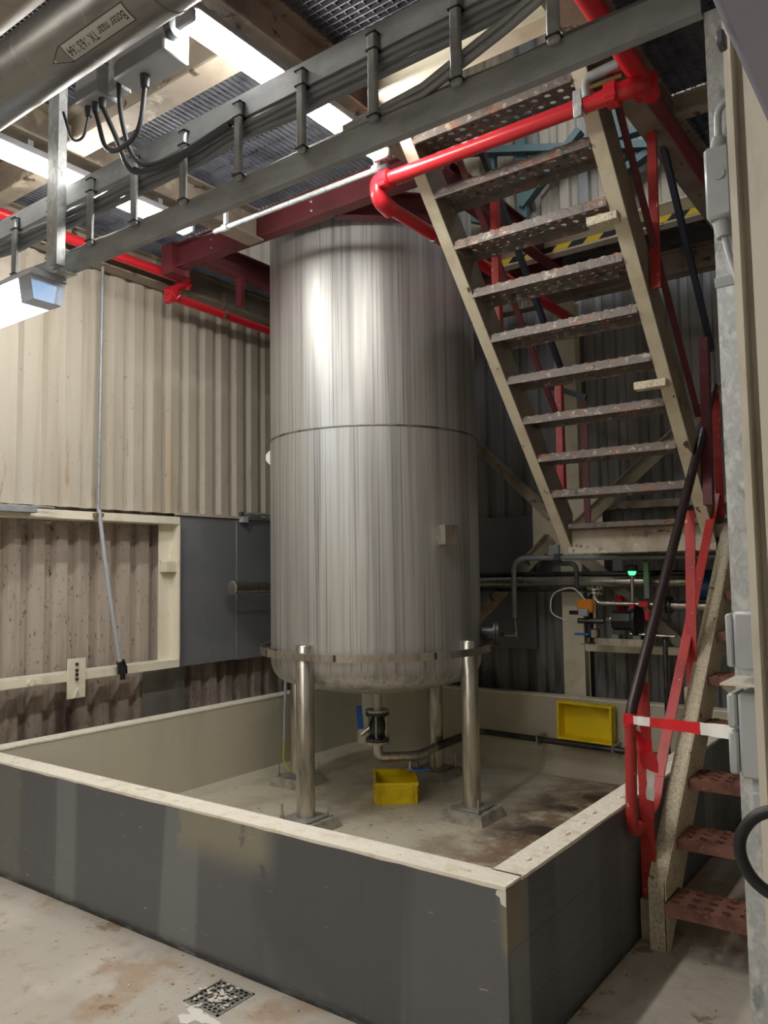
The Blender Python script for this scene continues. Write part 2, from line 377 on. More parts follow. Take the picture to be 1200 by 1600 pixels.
gbeam((-2.19, 1.5, ZB), (0.8, 1.5, ZB), 0.19, 0.12)
gbeam((-1.08, 4.04, 3.89), (1.0, 4.04, 3.89), 0.10, 0.08, m_creamdirty)
gbeam((-4.80, 6.05, ZB), (2.0, 6.05, ZB), 0.19, 0.12)
gbeam((-0.2, 1.56, ZB), (-0.2, 6.0, ZB), 0.19, 0.12)
hz = MB(); ibeam(hz, (-2.75, 5.2, 3.84), (-1.22, 5.2, 3.84), 0.15, 0.09)
pf.part('beam', hz, m_cream, label='cream edge beam with yellow and black hazard tape')
def grating(x0, x1, y0, y1, along='y'):
    mb = MB(); z0, z1 = 3.992, 4.03; t = 0.005
    if along == 'y':
        n = int((x1-x0)/0.034)
        for i in range(n): x = x0+0.017+i*0.034; mb.box((x-t/2, y0, z0), (x+t/2, y1, z1))
        n = int((y1-y0)/0.1)
        for i in range(n): y = y0+0.05+i*0.1; mb.box((x0, y-t/2, z1-0.009), (x1, y+t/2, z1-0.001))
    else:
        n = int((y1-y0)/0.034)
        for i in range(n): y = y0+0.017+i*0.034; mb.box((x0, y-t/2, z0), (x1, y+t/2, z1))
        n = int((x1-x0)/0.05)
        for i in range(n): x = x0+0.025+i*0.05; mb.box((x-t/2, y0, z0+0.008), (x+t/2, y1, z1))
    pf.part('grating_panel', mb, m_grate, kind='stuff')
grating(-4.80, -3.72, 0.6, 2.30); grating(-4.80, -3.72, 2.32, 3.62); grating(-4.80, -4.40, 3.62, 6.0)
grating(-3.70, -2.27, 0.6, 2.25); grating(-3.70, -2.27, 2.27, 3.62)
grating(-4.40, -2.30, 5.45, 6.0)
grating(-2.25, -1.16, 0.6, 1.49, 'x'); grating(-2.25, -1.16, 1.51, 2.95, 'x')
grating(-1.14, -0.21, 2.2, 4.02, 'x'); grating(-1.14, -0.21, 4.06, 6.0, 'x'); grating(-1.14, 1.0, 0.6, 2.2, 'x')
grating(-2.6, -1.16, 5.26, 6.0)
# hazard tape on the edge beam
hzt = MB()
for i in range(13):
    x = -2.72+i*0.115; hzt.i = i % 2
    y0 = 5.1535
    hzt.add([(x, y0, 3.853), (x+0.115, y0, 3.853), (x+0.155, y0, 3.893), (x+0.04, y0, 3.893),
             (x, y0-0.001, 3.853), (x+0.115, y0-0.001, 3.853), (x+0.155, y0-0.001, 3.893), (x+0.04, y0-0.001, 3.893)],
            [(4,5,6,7),(0,3,2,1),(0,1,5,4),(1,2,6,5),(2,3,7,6),(3,0,4,7)])
pf.part('hazard_tape', hzt, [m_hazy, m_black], label='yellow and black striped hazard tape')
# deck plate behind the edge beam, dark from below
pf.part('deck_plate', MB().box((-2.75, 5.26, 3.99), (-1.22, 6.02, 3.994)), m_grate)

# red oxide steel frame round the tank opening
fr = Thing('opening_frame', 'dark red octagonal steel frame bolted under the platform round the tank top', 'frame', (-3.42, 4.55, 3.82))
A = 0.88; tcx, tcy = -3.42, 4.55
def rbeam(a, b, bf=0.09):
    mb = MB(); ibeam(mb, a, b, 0.175, bf, 0.010, 0.007); return fr.part('beam', mb, m_redoxide)
rbeam((-4.50, tcy-A, 3.82), (-2.20, tcy-A, 3.82))
rbeam((-4.50, tcy+A, 3.82), (-2.30, tcy+A, 3.82))
rbeam((tcx-A, tcy-A+0.05, 3.82), (tcx-A, tcy+A-0.05, 3.82))
rbeam((tcx+A+0.2, tcy-A+0.05, 3.82), (tcx+A+0.2, tcy+A-0.05, 3.82))
q = A*0.414
for sx, sy in ((1, -1), (1, 1), (-1, 1)):
    rbeam((tcx+sx*q*0.95, tcy+sy*(A-0.05), 3.82), (tcx+sx*(A-0.05), tcy+sy*q*0.95, 3.82), 0.07)
hb = MB()
for x in (-3.22, -4.15):
    for z in (3.885, 3.945): bolt(hb, (x, tcy-A-0.004, z), (0, -1, 0), 0.012, 0.008)
fr.part('bolt', hb, m_shiny, kind='stuff')
fr.part('hanger_plate', MB().box((-4.32, 4.05, 3.60), (-4.26, 4.09, 3.82)), m_redoxide)
fr.part('end_plate', MB().box((-4.62, 3.60, 3.78), (-4.50, 3.76, 4.0)), m_redoxide)

# ================================================================= BUND
bd = Thing('containment_bund', 'low dark grey block wall enclosure with cream coping round the tank', 'bund', (-2.98, 4.15, 0))
def block_wall(axis, a0, a1, c0, c1, out_sign, both=False):
    """courses of blocks; axis the run, c0..c1 the thickness; outer face dark, inner face light"""
    n = max(1, round((a1-a0)/0.6)); L = (a1-a0)/n
    for k in range(3):
        cuts = [a0]+[a0+(i+(0.5 if k == 1 else 1.0))*L for i in range(n) if a0+(i+(0.5 if k == 1 else 1.0))*L < a1-0.05]+[a1]
        for i in range(len(cuts)-1):
            s, e = cuts[i], cuts[i+1]; z0, z1 = k*0.198, (k+1)*0.198-0.0004
            j = random.uniform(0, 0.0005)
            mb = MB()
            if axis == 'x': mb.box((s, c0-j, z0), (e, c1+j, z1), 0.0007)
            else: mb.box((c0-j, s, z0), (c1+j, e, z1), 0.0007)
            ci = 1 if axis == 'x' else 0; mid = (c0+c1)/2
            for fi, f in enumerate(mb.f):
                cc = sum(mb.v[v][ci] for v in f)/len(f)
                mb.mi[fi] = 0 if (cc-mid)*out_sign > 0.3*(c1-c0) else (1 if (cc-mid)*out_sign < -0.3*(c1-c0) else 0)
            bd.part('block', mb, [m_block, m_blockin] if not both else [m_blockin, m_blockin], angle=20)
block_wall('x', -4.72, -1.23, 2.30, 2.41, -1)
block_wall('y', 2.41, 5.90, -1.335, -1.23, 1)
block_wall('y', 2.41, 5.90, -4.72, -4.61, -1, True)
block_wall('x', -4.72, -1.23, 5.90, 6.00, 1, True)
cp = MB(); g = 0.004; zc0, zc1 = 0.592, 0.602
def cap_strip(p0, p1, wdt, side):                    # uneven painted coping following the wall top
    p0 = Vector(p0); p1 = Vector(p1); d = (p1-p0); n = max(2, int(d.length/0.08)); t = d.normalized(); nn = Vector((-t.y, t.x, 0))*side
    vs = []
    for i in range(n+1):
        p = p0+d*(i/n); e = 0.004*random.random() if 0 < i < n else 0.0
        for off, z in ((-g-e*0.2, zc0-0.004*random.random()), (-g, zc1), (wdt+g, zc1), (wdt+g, zc0)):
            q2 = p+nn*off; vs.append((q2.x, q2.y, z))
    fs = []
    for i in range(n):
        for k in range(4): fs.append((i*4+k, i*4+(k+1) % 4, (i+1)*4+(k+1) % 4, (i+1)*4+k))
    fs += [(0, 1, 2, 3), (n*4+3, n*4+2, n*4+1, n*4)]
    cp.add(vs, fs)
cap_strip((-4.72, 2.30, 0), (-1.23, 2.30, 0), 0.11, 1)
cap_strip((-1.23, 2.405, 0), (-1.23, 5.90, 0), 0.105, 1)
cap_strip((-4.72, 5.90, 0), (-4.72, 2.41, 0), 0.11, 1)
cap_strip((-1.23, 6.0, 0), (-4.72, 6.0, 0), 0.10, 1)
def bump(x, y, ax):
    a, b = (0.028, 0.011) if ax == 'x' else (0.013, 0.024); a *= random.uniform(0.7, 1.3)
    h = random.uniform(0.004, 0.010); vs = []
    for r, z in ((1, 0), (0.75, h)):
        vs += [(x+a*r*math.cos(t*PI/4), y+b*r*math.sin(t*PI/4), zc1-0.001+z) for t in range(8)]
    cp.add(vs, [(k, (k+1) % 8, 8+(k+1) % 8, 8+k) for k in range(8)]+[list(range(8, 16))])
for i in range(22): bump(-4.5+i*0.148+random.uniform(-0.02, 0.02), 2.355+random.uniform(-0.015, 0.015), 'x')
for i in range(22): bump(-1.282+random.uniform(-0.01, 0.01), 2.56+i*0.15+random.uniform(-0.02, 0.02), 'y')
bd.part('coping', cp, m_cap)
bd.part('screed', MB().box((-4.61, 2.41, 0.0), (-1.335, 5.90, 0.008)), m_bundfloor)
fil = MB()
fil.prism([(-4.61, 2.41, 0.008), (-4.53, 2.41, 0.008), (-4.61, 2.41, 0.05)], (0, 3.49, 0))
fil.prism([(-4.61, 5.90, 0.008), (-4.61, 5.82, 0.008), (-4.61, 5.90, 0.05)], (3.275, 0, 0))
bd.part('fillet', fil, m_blockin)
bd.part('filler_patch', MB().prism([(-1.230, 2.2995, 0.588), (-1.262, 2.2995, 0.586), (-1.266, 2.2995, 0.572), (-1.252, 2.2995, 0.566), (-1.248, 2.2995, 0.546), (-1.230, 2.2995, 0.540)], (0, -0.003, 0)), m_white, label='white filler patch at the corner')

# ================================================================= TANK
tk = Thing('storage_tank', 'tall cylindrical stainless steel tank on four tubular legs in the bund', 'tank', (tcx, tcy, 0.008))
R = 0.742; c0 = (tcx, tcy, 0)
tk.part('lower_shell', MB().lathe([(R, 1.06), (R, 2.522)], c0, n=96), m_stainless)
tk.part('upper_shell', MB().lathe([(R-0.003, 2.528), (R-0.003, 4.35), (R-0.1, 4.45), (0.0, 4.52)], c0, n=96), m_stainless)
sm = MB().lathe([(R-0.004, 2.517), (R+0.004, 2.520), (R+0.005, 2.525), (R+0.004, 2.530), (R-0.006, 2.533)], c0, n=96)
tk.part('weld_seam', sm, m_seam, label='dark weld seam round the tank')
kn = [(R, 1.06)]+[(R-0.13+0.13*math.cos(a), 1.0-0.145*math.sin(a)) for a in [i*PI/2/9 for i in range(10)]]
tk.part('knuckle', MB().lathe(kn, c0, n=96), m_stainless)
ds = [(0.612, 0.856), (0.606, 0.850), (0.5, 0.822), (0.35, 0.79), (0.2, 0.768), (0.0, 0.76)]
tk.part('dished_bottom', MB().lathe(ds, c0, n=96), m_stainless)
tk.part('support_ring', MB().lathe([(0.803, 1.048), (0.818, 1.048), (0.818, 1.096), (0.803, 1.096)], c0, n=96, close=True), m_shiny)
jl = MB()
for i in range(8):
    a = i*PI/4+0.32
    d = Vector((math.cos(a), math.sin(a), 0)); p = Vector(c0)+d*0.77+Vector((0, 0, 1.072))
    jl.beam(p-d*0.035, p+d*0.037, 0.008, 0.04)
    q2 = Vector(c0)+d*0.820+Vector((0, 0, 1.072)); s2 = Vector((-d.y, d.x, 0))
    jl.beam(q2-s2*0.004, q2+s2*0.010, 0.006, 0.042, )
tk.part('ring_clip', jl, m_darksteel, kind='stuff')
for i, (dx, dy) in enumerate(((0, -1), (1, 0), (0, 1), (-1, 0))):
    lx, ly = tcx+dx*0.757, tcy+dy*0.757
    lg = tk.part('leg', MB().lathe([(0.0, 1.142), (0.055, 1.142), (0.058, 1.138), (0.058, 0.080)], (lx, ly, 0), n=28), m_shiny)
    tk.part('foot_plate', MB().box((lx-0.10, ly-0.10, 0.072), (lx+0.10, ly+0.10, 0.082), 0.003), m_greyplate, sub=lg)
# small fittings on the shell
d = Vector((0.966, -0.26, 0)); p = Vector(c0)+d*0.765+Vector((0, 0, 1.83))
sb = MB(); sb.beam(p-d*0.04, p+d*0.035, 0.115, 0.125)
tk.part('nameplate_bracket', sb, m_shiny, label='small square steel bracket box on the shell')
d = Vector((-0.83, -0.55, 0)); p = Vector(c0)+d*0.735+Vector((0, 0, 2.44)); s2 = Vector((-d.y, d.x, 0))
lug = MB(); pl6 = [p+d*x+Vector((0, 0, z))+s2*0.005 for x, z in ((0, 0.05), (0.03, 0.05), (0.055, 0.02), (0.055, -0.02), (0.03, -0.05), (0, -0.05))]
lug.prism(pl6, s2*-0.012); lug.tube([p+d*0.030+s2*0.0062, p+d*0.030+s2*0.0066-s2*0.0001], 0.009, 10)
tk.part('lifting_lug', lug, m_white, label='pale lifting lug on the shell')
d = Vector((0.87, 0.42, 0)).normalized(); p = Vector(c0)+d*0.72+Vector((0, 0, 1.165))
nz = MB(); nz.tube([p, p+d*0.11], 0.055, 20); nz.tube([p+d*0.11, p+d*0.125], 0.085, 24); nz.tube([p+d*0.130, p+d*0.145], 0.085, 24)
tk.part('side_nozzle', nz, m_darksteel, label='flanged nozzle low on the right of the shell')
tk.part('outlet_stub', MB().tube([(tcx, tcy, 0.775), (tcx, tcy, 0.628)], 0.032, 20), m_shiny)

# grout pads with anchor bolts
padlab = ['grey grout pad under the nearest tank leg beside the front wall', 'grey grout pad under the right tank leg',
          'grey grout pad under the rear tank leg in shadow', 'grey grout pad under the left tank leg']
for i, (dx, dy) in enumerate(((0, -1), (1, 0), (0, 1), (-1, 0))):
    lx, ly = tcx+dx*0.757, tcy+dy*0.757
    t = Thing('grout_pad', padlab[i], 'concrete pad', (lx, ly, 0.008), 'grout pads under the tank legs')
    a, b = 0.165, 0.14
    vs = [(lx+sx*a, ly+sy*a, 0.008) for sx, sy in ((-1,-1),(1,-1),(1,1),(-1,1))]+[(lx+sx*b, ly+sy*b, 0.070) for sx, sy in ((-1,-1),(1,-1),(1,1),(-1,1))]
    t.part('pad', MB().add(vs, [(3,2,1,0),(4,5,6,7),(0,1,5,4),(1,2,6,5),(2,3,7,6),(3,0,4,7)]), m_pad)
    for sx, sy in ((-1, -1), (1, 1)) if i != 1 else ((1, -1), (-1, 1)):
        bm_ = MB(); bm_.tube([(lx+sx*0.105, ly+sy*0.105, 0.068), (lx+sx*0.105, ly+sy*0.105, 0.165)], 0.008, 8)
        bm_.tube([(lx+sx*0.105, ly+sy*0.105, 0.084), (lx+sx*0.105, ly+sy*0.105, 0.102)], 0.016, 6)
        t.part('anchor_bolt', bm_, m_shiny)

# outlet ball valve under the tank
va = Thing('outlet_ball_valve', 'flanged stainless ball valve with long blue lever under the tank', 'valve', (tcx, tcy, 0.38))
def flange(mb, c, ax, r, t, nb=0, n=28):
    c = Vector(c); ax = Vector(ax).normalized(); mb.tube([c, c+ax*t], r, n)
    if nb:
        e = ax.orthogonal().normalized(); g2 = ax.cross(e)
        for k in range(nb):
            p2 = c+(e*math.cos(2*PI*k/nb)+g2*math.sin(2*PI*k/nb))*r*0.78
            mb.tube([p2-ax*0.012, p2+ax*(t+0.012)], 0.009, 6)
for z, lab in ((0.590, None), (0.612, None), (0.415, None), (0.393, None)):
    mb = MB(); flange(mb, (tcx, tcy, z), (0, 0, 1), 0.082, 0.018, 8 if z in (0.590, 0.415) else 0); va.part('flange', mb, m_darksteel if z in (0.590, 0.415) else m_shiny)
vb = MB().lathe([(0.035, 0.43), (0.05, 0.45), (0.052, 0.48), (0.060, 0.50), (0.060, 0.53), (0.052, 0.55), (0.045, 0.57), (0.035, 0.592)], (tcx, tcy, 0), n=24)
va.part('valve_body', vb, m_darksteel)
st = MB()
for k in range(4):
    a = k*PI/2+0.5; st.tube([(tcx+0.063*math.cos(a), tcy+0.063*math.sin(a), 0.43), (tcx+0.063*math.cos(a), tcy+0.063*math.sin(a), 0.60)], 0.008, 8)
va.part('tie_rod', st, m_shiny, kind='stuff')
hx, hy = tcx-0.093, tcy-0.07
hd = MB(); hd.tube([(tcx-0.04, tcy-0.03, 0.505), (hx, hy, 0.455)], 0.018, 10); hd.beam((hx, hy, 0.395), (hx, hy, 0.50), 0.05, 0.012, (0.6, -0.8, 0))
lh = va.part('lever_hub', hd, m_shiny)
hl = MB(); hl.beam((hx, hy, 0.495), (hx-0.01, hy-0.008, 0.655), 0.042, 0.018, (0.6, -0.8, 0)); va.part('lever', hl, m_blue, label='blue lever handle', sub=lh)
# drain line
dp = Thing('drain_pipe', 'stainless drain pipe bending from the valve to the back of the bund', 'pipe', (tcx, tcy, 0.28))
path = arc([(tcx, tcy, 0.394), (tcx, tcy, 0.295), (-3.22, 4.76, 0.29), (-3.28, 5.10, 0.29)], 0.09, 8)
dp.part('bend', MB().tube(path, 0.034, 16), m_shiny)
path = arc([(-3.272, 5.06, 0.29), (-3.31, 5.78, 0.285), (-1.36, 5.78, 0.255)], 0.10, 8)
dp.part('long_run', MB().tube(path, [0.033]*2+[0.024]*(len(path)-2), 14), m_darksteel)
for x in (-2.78, -2.18):
    k = MB(); k.tube([(x, 5.78, 0.265), (x+0.02, 5.78, 0.265)], 0.031, 14); k.tube([(x+0.01, 5.74, 0.225), (x+0.01, 5.74, 0.315)], 0.006, 8); k.box((x-0.004, 5.78, 0.232), (x+0.024, 5.90, 0.24)); k.box((x-0.004, 5.78, 0.30), (x+0.024, 5.90, 0.308))
    dp.part('pipe_clamp', k, m_shiny)
sv = Thing('sample_valve', 'small drain cock with blue lever below the pipe bend, above the yellow crate', 'valve', (-3.25, 4.72, 0.17))
sv.part('stub', MB().tube([(-3.26, 4.715, 0.275), (-3.26, 4.715, 0.175)], 0.011, 10), m_shiny)
sv.part('body', MB().box((-3.285, 4.695, 0.185), (-3.235, 4.735, 0.215), 0.006), m_shiny)
k = MB(); k.beam((-3.235, 4.70, 0.205), (-3.135, 4.77, 0.205), 0.022, 0.012); sv.part('lever', k, m_blue, label='blue lever')

# yellow crates
def crate(label, org, ex, ey, ez, W, D, H):
    """crate with opening along +ez; ex along the width, ey along the depth"""
    org = Vector(org); ex = Vector(ex).normalized(); ey = Vector(ey).normalized(); ez = Vector(ez).normalized()
    t = Thing('plastic_crate', label, 'crate', org, 'yellow crates')
    def tb(mb, a, b):
        m2 = MB().box(a, b); mb.add([org+ex*v[0]+ey*v[1]+ez*v[2] for v in m2.v], m2.f)
    th = 0.006; w2, d2 = W/2, D/2; i = 0.010
    mb = MB(); tb(mb, (-w2+i, -d2+i, 0), (w2-i, d2-i, th))
    t.part('base', mb, m_yellow)
    for a, b in (((-w2+i, -d2+i, th), (w2-i, -d2+i+th, H-0.02)), ((-w2+i, d2-i-th, th), (w2-i, d2-i, H-0.02)), ((-w2+i, -d2+i+th, th), (-w2+i+th, d2-i-th, H-0.02)), ((w2-i-th, -d2+i+th, th), (w2-i, d2-i-th, H-0.02))):
        mb = MB(); tb(mb, a, b); t.part('side_wall', mb, m_yellow)
    mb = MB()
    for z0, z1 in ((H-0.022, H), (H-0.05, H-0.044)):
        tb(mb, (-w2, -d2, z0), (w2, -d2+i+th, z1)); tb(mb, (-w2, d2-i-th, z0), (w2, d2, z1)); tb(mb, (-w2, -d2+i+th, z0), (-w2+i+th, d2-i-th, z1)); tb(mb, (w2-i-th, -d2+i+th, z0), (w2, d2-i-th, z1))
    t.part('rim', mb, m_yellow)
    mb = MB()
    for f in (-0.40, -0.36, 0.36, 0.40):
        for s2 in (-1, 1):
            tb(mb, (f*W-0.003, s2*(d2-0.002) if s2 > 0 else -d2+0.002, 0.004), (f*W+0.003, s2*(d2-i), H-0.02)); tb(mb, (s2*(w2-0.002), f*D-0.003, 0.004), (s2*(w2-i), f*D+0.003, H-0.02))
    t.part('rib', mb, m_yellow, kind='stuff')
c39, s39 = math.cos(0.667), math.sin(0.667)
crate('yellow plastic crate standing on the bund floor under the drain cock', (-3.236-0.2*s39, 4.512+0.2*c39, 0.009), (c39, s39, 0), (-s39, c39, 0), (0, 0, 1), 0.305, 0.40, 0.145)
crate('yellow plastic crate propped on its side against the back bund wall', (-2.395, 5.885, 0.442), (1, 0.0, -0.02), (0.02, 0, 1), (0, -1, 0), 0.43, 0.285, 0.115)

# earth wire in grey conduit behind the left leg
ec = Thing('earth_conduit', 'thin grey conduit with yellow green earth wire by the left leg', 'conduit', (-4.55, 4.8, 0.1))
ec.part('tube', MB().tube([(-4.55, 4.82, 0.98), (-4.55, 4.79, 0.24)], 0.011, 10), m_plastic)
ec.part('wire', MB().tube(arc([(-4.55, 4.79, 0.25), (-4.545, 4.77, 0.10), (-4.40, 4.66, 0.07), (-4.25, 4.55, 0.085)], 0.12, 6), 0.005, 8), m_yg, label='yellow green earth wire')

# ================================================================= LEFT WALL FITTINGS
fw = Thing('wall_frame', 'cream steel frame with rails and an upright on the left wall', 'frame', (-4.93, 2, 0.9))
fw.part('top_rail', MB().box((-5.02, -3.0, 1.985), (-4.885, 4.0, 2.045), 0.004), m_cream)
fw.part('bottom_rail', MB().box((-5.02, -3.0, 0.895), (-4.885, 4.0, 0.955), 0.004), m_cream)
k = MB(); k.box((-4.985, 3.985, 0.955), (-4.885, 4.0, 1.985)); k.box((-4.985, 3.87, 0.955), (-4.975, 3.985, 1.985)); fw.part('upright', k, m_cream)
k = MB(); k.box((-4.975, 3.875, 1.62), (-4.90, 3.985, 1.70), 0.003); fw.part('cleat', k, m_cream)
fw.part('angle_bracket', MB().box((-4.882, 2.2, 2.01), (-4.80, 2.78, 2.045), 0.003), m_galvdull)
rb = Thing('threaded_rod', 'thin threaded rod lying on the grey bracket at the far left', 'rod', (-4.84, 2.6, 2.05))
rb.part('shaft', MB().tube([(-4.84, 2.2, 2.052), (-4.84, 2.92, 2.052)], 0.006, 8), m_galvdull)
cv = Thing('cover_panel', 'dark slate grey flat panel with scuffs left of the tank', 'panel', (-4.93, 4.3, 0.9))
cv.part('sheet', MB().box((-4.965, 4.005, 0.89), (-4.945, 4.638, 2.06), 0.002), m_panel)
cv.part('joint_strip', MB().box((-4.967, 4.636, 0.89), (-4.940, 4.648, 2.055), 0.002), m_greyplate)
single('cover_panel', MB().box((-4.965, 4.650, 0.885), (-4.945, 6.20, 2.06), 0.002), m_panel, 'dark slate grey panel partly hidden behind the tank, right of the joint strip', 'panel')
single('cover_panel', MB().box((-4.90, 6.185, 0.925), (-2.96, 6.205, 2.06), 0.002), m_panel, 'dark slate grey panel on the back wall right of the tank', 'panel')
k = MB(); k.box((-5.075, 3.80, 0.30), (-5.065, 4.19, 0.893), 0.001)
single('kick_plate', k, m_greyplate, 'weathered grey plate below the frame corner, above the bund wall', 'plate')
k = MB(); k.box((-4.955, 4.0, 2.062), (-4.925, 6.1, 2.085))
single('sheet_flashing', k, m_clad, 'rust streaked flashing strip along the top of the grey panels', 'flashing')
cn = Thing('hanging_conduit', 'thin grey pipe hanging down the left wall with a black plug at its end', 'conduit', (-4.85, 3.3, 1.0))
cn.part('upper_tube', MB().tube([(-4.86, 3.275, 3.9), (-4.86, 3.262, 2.04)], 0.012, 10), m_galvdull)
cn.part('lower_hose', MB().tube([(-4.85, 3.262, 2.06), (-4.83, 3.30, 1.70), (-4.83, 3.37, 1.3), (-4.835, 3.435, 0.99)], 0.015, 10), m_plastic)
k = MB(); k.tube([(-4.835, 3.435, 1.0), (-4.835, 3.45, 0.965)], 0.03, 12); k.tube([(-4.835, 3.45, 0.965), (-4.835, 3.455, 0.91)], 0.035, 8); k.tube([(-4.835, 3.455, 0.91), (-4.835, 3.456, 0.87)], 0.018, 8)
cn.part('plug', k, m_black, label='black multi-way plug')
k = MB(); k.box((-4.888, 3.235, 2.01), (-4.84, 3.295, 2.035)); cn.part('clip', k, m_brass, label='brown rusty pipe clip')
mp = Thing('mounting_plate', 'cream mounting plate with small cable clamps on the lower rail', 'plate', (-4.87, 3.12, 0.78))
mp.part('plate', MB().box((-4.884, 3.055, 0.782), (-4.874, 3.19, 1.047), 0.002), m_cream)
k = MB()
for z in (1.00, 0.96, 0.93, 0.90): k.box((-4.874, 3.11, z), (-4.862, 3.13, z+0.018), 0.002)
mp.part('clamp', k, m_darksteel, kind='stuff')
mp.part('wire_loop', MB().tube(arc([(-4.868, 3.10, 0.79), (-4.855, 3.125, 0.86), (-4.868, 3.15, 0.79)], 0.03, 5), 0.005, 6), m_white)
k = MB(); k.tube([(-4.885, 2.80, 0.925), (-4.865, 2.80, 0.925)], 0.022, 16); k.box((-4.885, 2.83, 0.905), (-4.870, 2.87, 0.945), 0.003)
single('socket_outlet', k, m_cream, 'small cream round socket on the lower rail at the far left', 'socket')
cpz = Thing('capped_pipe', 'bright steel pipe with a round end cap running behind the tank along the left wall', 'pipe', (-4.78, 5.1, 1.43))
cpz.part('tube', MB().tube([(-4.78, 4.45, 1.487), (-4.78, 6.0, 1.487)], 0.055, 24), m_shiny)
cpz.part('pipe_bracket', MB().box((-4.945, 5.3, 1.40), (-4.74, 5.34, 1.432), 0.002), m_galvdull)
cpz.part('end_cap', MB().lathe([(0.0, 0), (0.045, 0), (0.057, 0.006), (0.057, 0.02)], (-4.78, 4.43, 1.487), (0, 1, 0), n=24), m_shiny)
k = Thing('wall_conduit', 'short grey conduit clipped above the grey panel beside the tank', 'conduit', (-4.9, 4.9, 2.03))
k.part('tube', MB().tube([(-4.90, 4.66, 2.10), (-4.90, 5.2, 2.115)], 0.016, 10), m_galvdull)
k.part('bracket', MB().box((-4.94, 4.66, 2.03), (-4.89, 4.73, 2.085), 0.003), m_plastic)
k.part('end_fitting', MB().tube([(-4.90, 4.64, 2.10), (-4.90, 4.67, 2.10)], 0.020, 8), m_shiny)

# ================================================================= FIRE PIPES
def coupling(mb, c, ax, r):
    c = Vector(c); ax = Vector(ax).normalized(); mb.tube([c-ax*0.03, c-ax*0.025, c+ax*0.025, c+ax*0.03], [r*1.1, r*1.38, r*1.38, r*1.1], 18)
    e = ax.orthogonal().normalized()
    for s2 in (1, -1): mb.tube([c+e*r*1.45*s2-ax*0.022, c+e*r*1.45*s2+ax*0.022], 0.014, 8)
fp = Thing('fire_pipe', 'bright red fire pipe running along the top of the left wall', 'pipe', (-4.7, 3, 3.6))
fp.part('upper_run', MB().tube([(-4.70, -3.0, 3.84), (-4.70, 3.86, 3.845)], 0.036, 16), m_red)
fp.part('offset_run', MB().tube([(-4.69, 3.88, 3.83), (-4.66, 3.70, 3.67)], 0.034, 16), m_red)
fp.part('lower_run', MB().tube([(-4.67, 3.69, 3.67), (-4.67, 6.0, 3.63)], 0.032, 16), m_red)
for c, a in (((-4.70, 3.86, 3.845), (0, 1, 0)), ((-4.695, 3.87, 3.82), (0, 0.7, 0.7)), ((-4.66, 3.73, 3.69), (0, 0.7, 0.7)), ((-4.67, 3.72, 3.67), (0, 1, 0))):
    mb = MB(); coupling(mb, c, a, 0.036); fp.part('coupling', mb, m_red)
k = MB(); k.tube([(-4.67, 4.25, 3.70), (-4.67, 4.25, 3.84)], 0.005, 8); k.tube([(-4.67, 4.235, 3.66), (-4.67, 4.265, 3.66)], 0.040, 16); fp.part('hanger', k, m_shiny)
f2 = Thing('fire_pipe', 'bright red fire pipe crossing in front of the upper stair flight', 'pipe', (-1.7, 3.19, 3.5))
f2.part('cross_run', MB().tube([(-2.30, 3.19, 3.605), (-1.06, 3.19, 3.605)], 0.036, 20), m_red)
mb = MB(); mb.tube(arc([(-2.28, 3.19, 3.605), (-2.345, 3.19, 3.605), (-2.345, 3.20, 3.52), (-2.345, 3.30, 3.50)], 0.07, 6), 0.046, 16); coupling(mb, (-2.29, 3.19, 3.605), (1, 0, 0), 0.037); f2.part('elbow', mb, m_red)
f2.part('return_run', MB().tube([(-2.345, 3.26, 3.51), (-2.345, 5.9, 3.51)], 0.036, 16), m_red)
k = MB(); k.tube([(-2.345, 3.715, 3.51), (-2.345, 3.745, 3.51)], 0.041, 16); k.tube([(-2.345, 3.73, 3.545), (-2.345, 3.73, 3.82)], 0.005, 8); f2.part('hanger', k, m_shiny)
f2.part('overhead_run', MB().tube([(-1.0, 1.2, 3.68), (-1.0, 3.40, 3.67)], 0.040, 18), m_red)
f2.part('far_run', MB().tube([(-1.0, 3.30, 3.665), (-1.0, 6.0, 3.62)], 0.033, 16), m_redoxide, label='thinner dark red pipe continuing to the back')
mb = MB(); coupling(mb, (-1.10, 3.19, 3.605), (1, 0, 0), 0.040); mb.tube(arc([(-1.10, 3.19, 3.605), (-1.0, 3.19, 3.605), (-1.0, 3.32, 3.665)], 0.08, 6), 0.041, 16); coupling(mb, (-1.0, 3.32, 3.667), (0, 1, 0), 0.036)
f2.part('tee', mb, m_red)
k = MB(); k.tube(arc([(-1.205, 3.17, 3.62), (-1.205, 3.16, 3.70), (-1.06, 3.16, 3.71)], 0.05, 6), 0.024, 14); f2.part('bypass_bend', k, m_galvdull, label='grey bypass bend')
f2.part('bypass_stub', MB().tube([(-1.15, 3.16, 3.708), (-1.02, 3.18, 3.70)], 0.022, 14), m_redrail)
f2.part('bypass_union', MB().tube([(-1.19, 3.16, 3.655), (-1.05, 3.17, 3.660)], 0.012, 10), m_brass)
k = MB(); k.tube([(-1.265, 3.19, 3.605), (-1.225, 3.19, 3.605)], 0.041, 18); k.box((-1.265, 3.152, 3.545), (-1.225, 3.165, 3.665), 0.003)
f2.part('pipe_saddle', k, m_galv, label='galvanised pipe saddle')

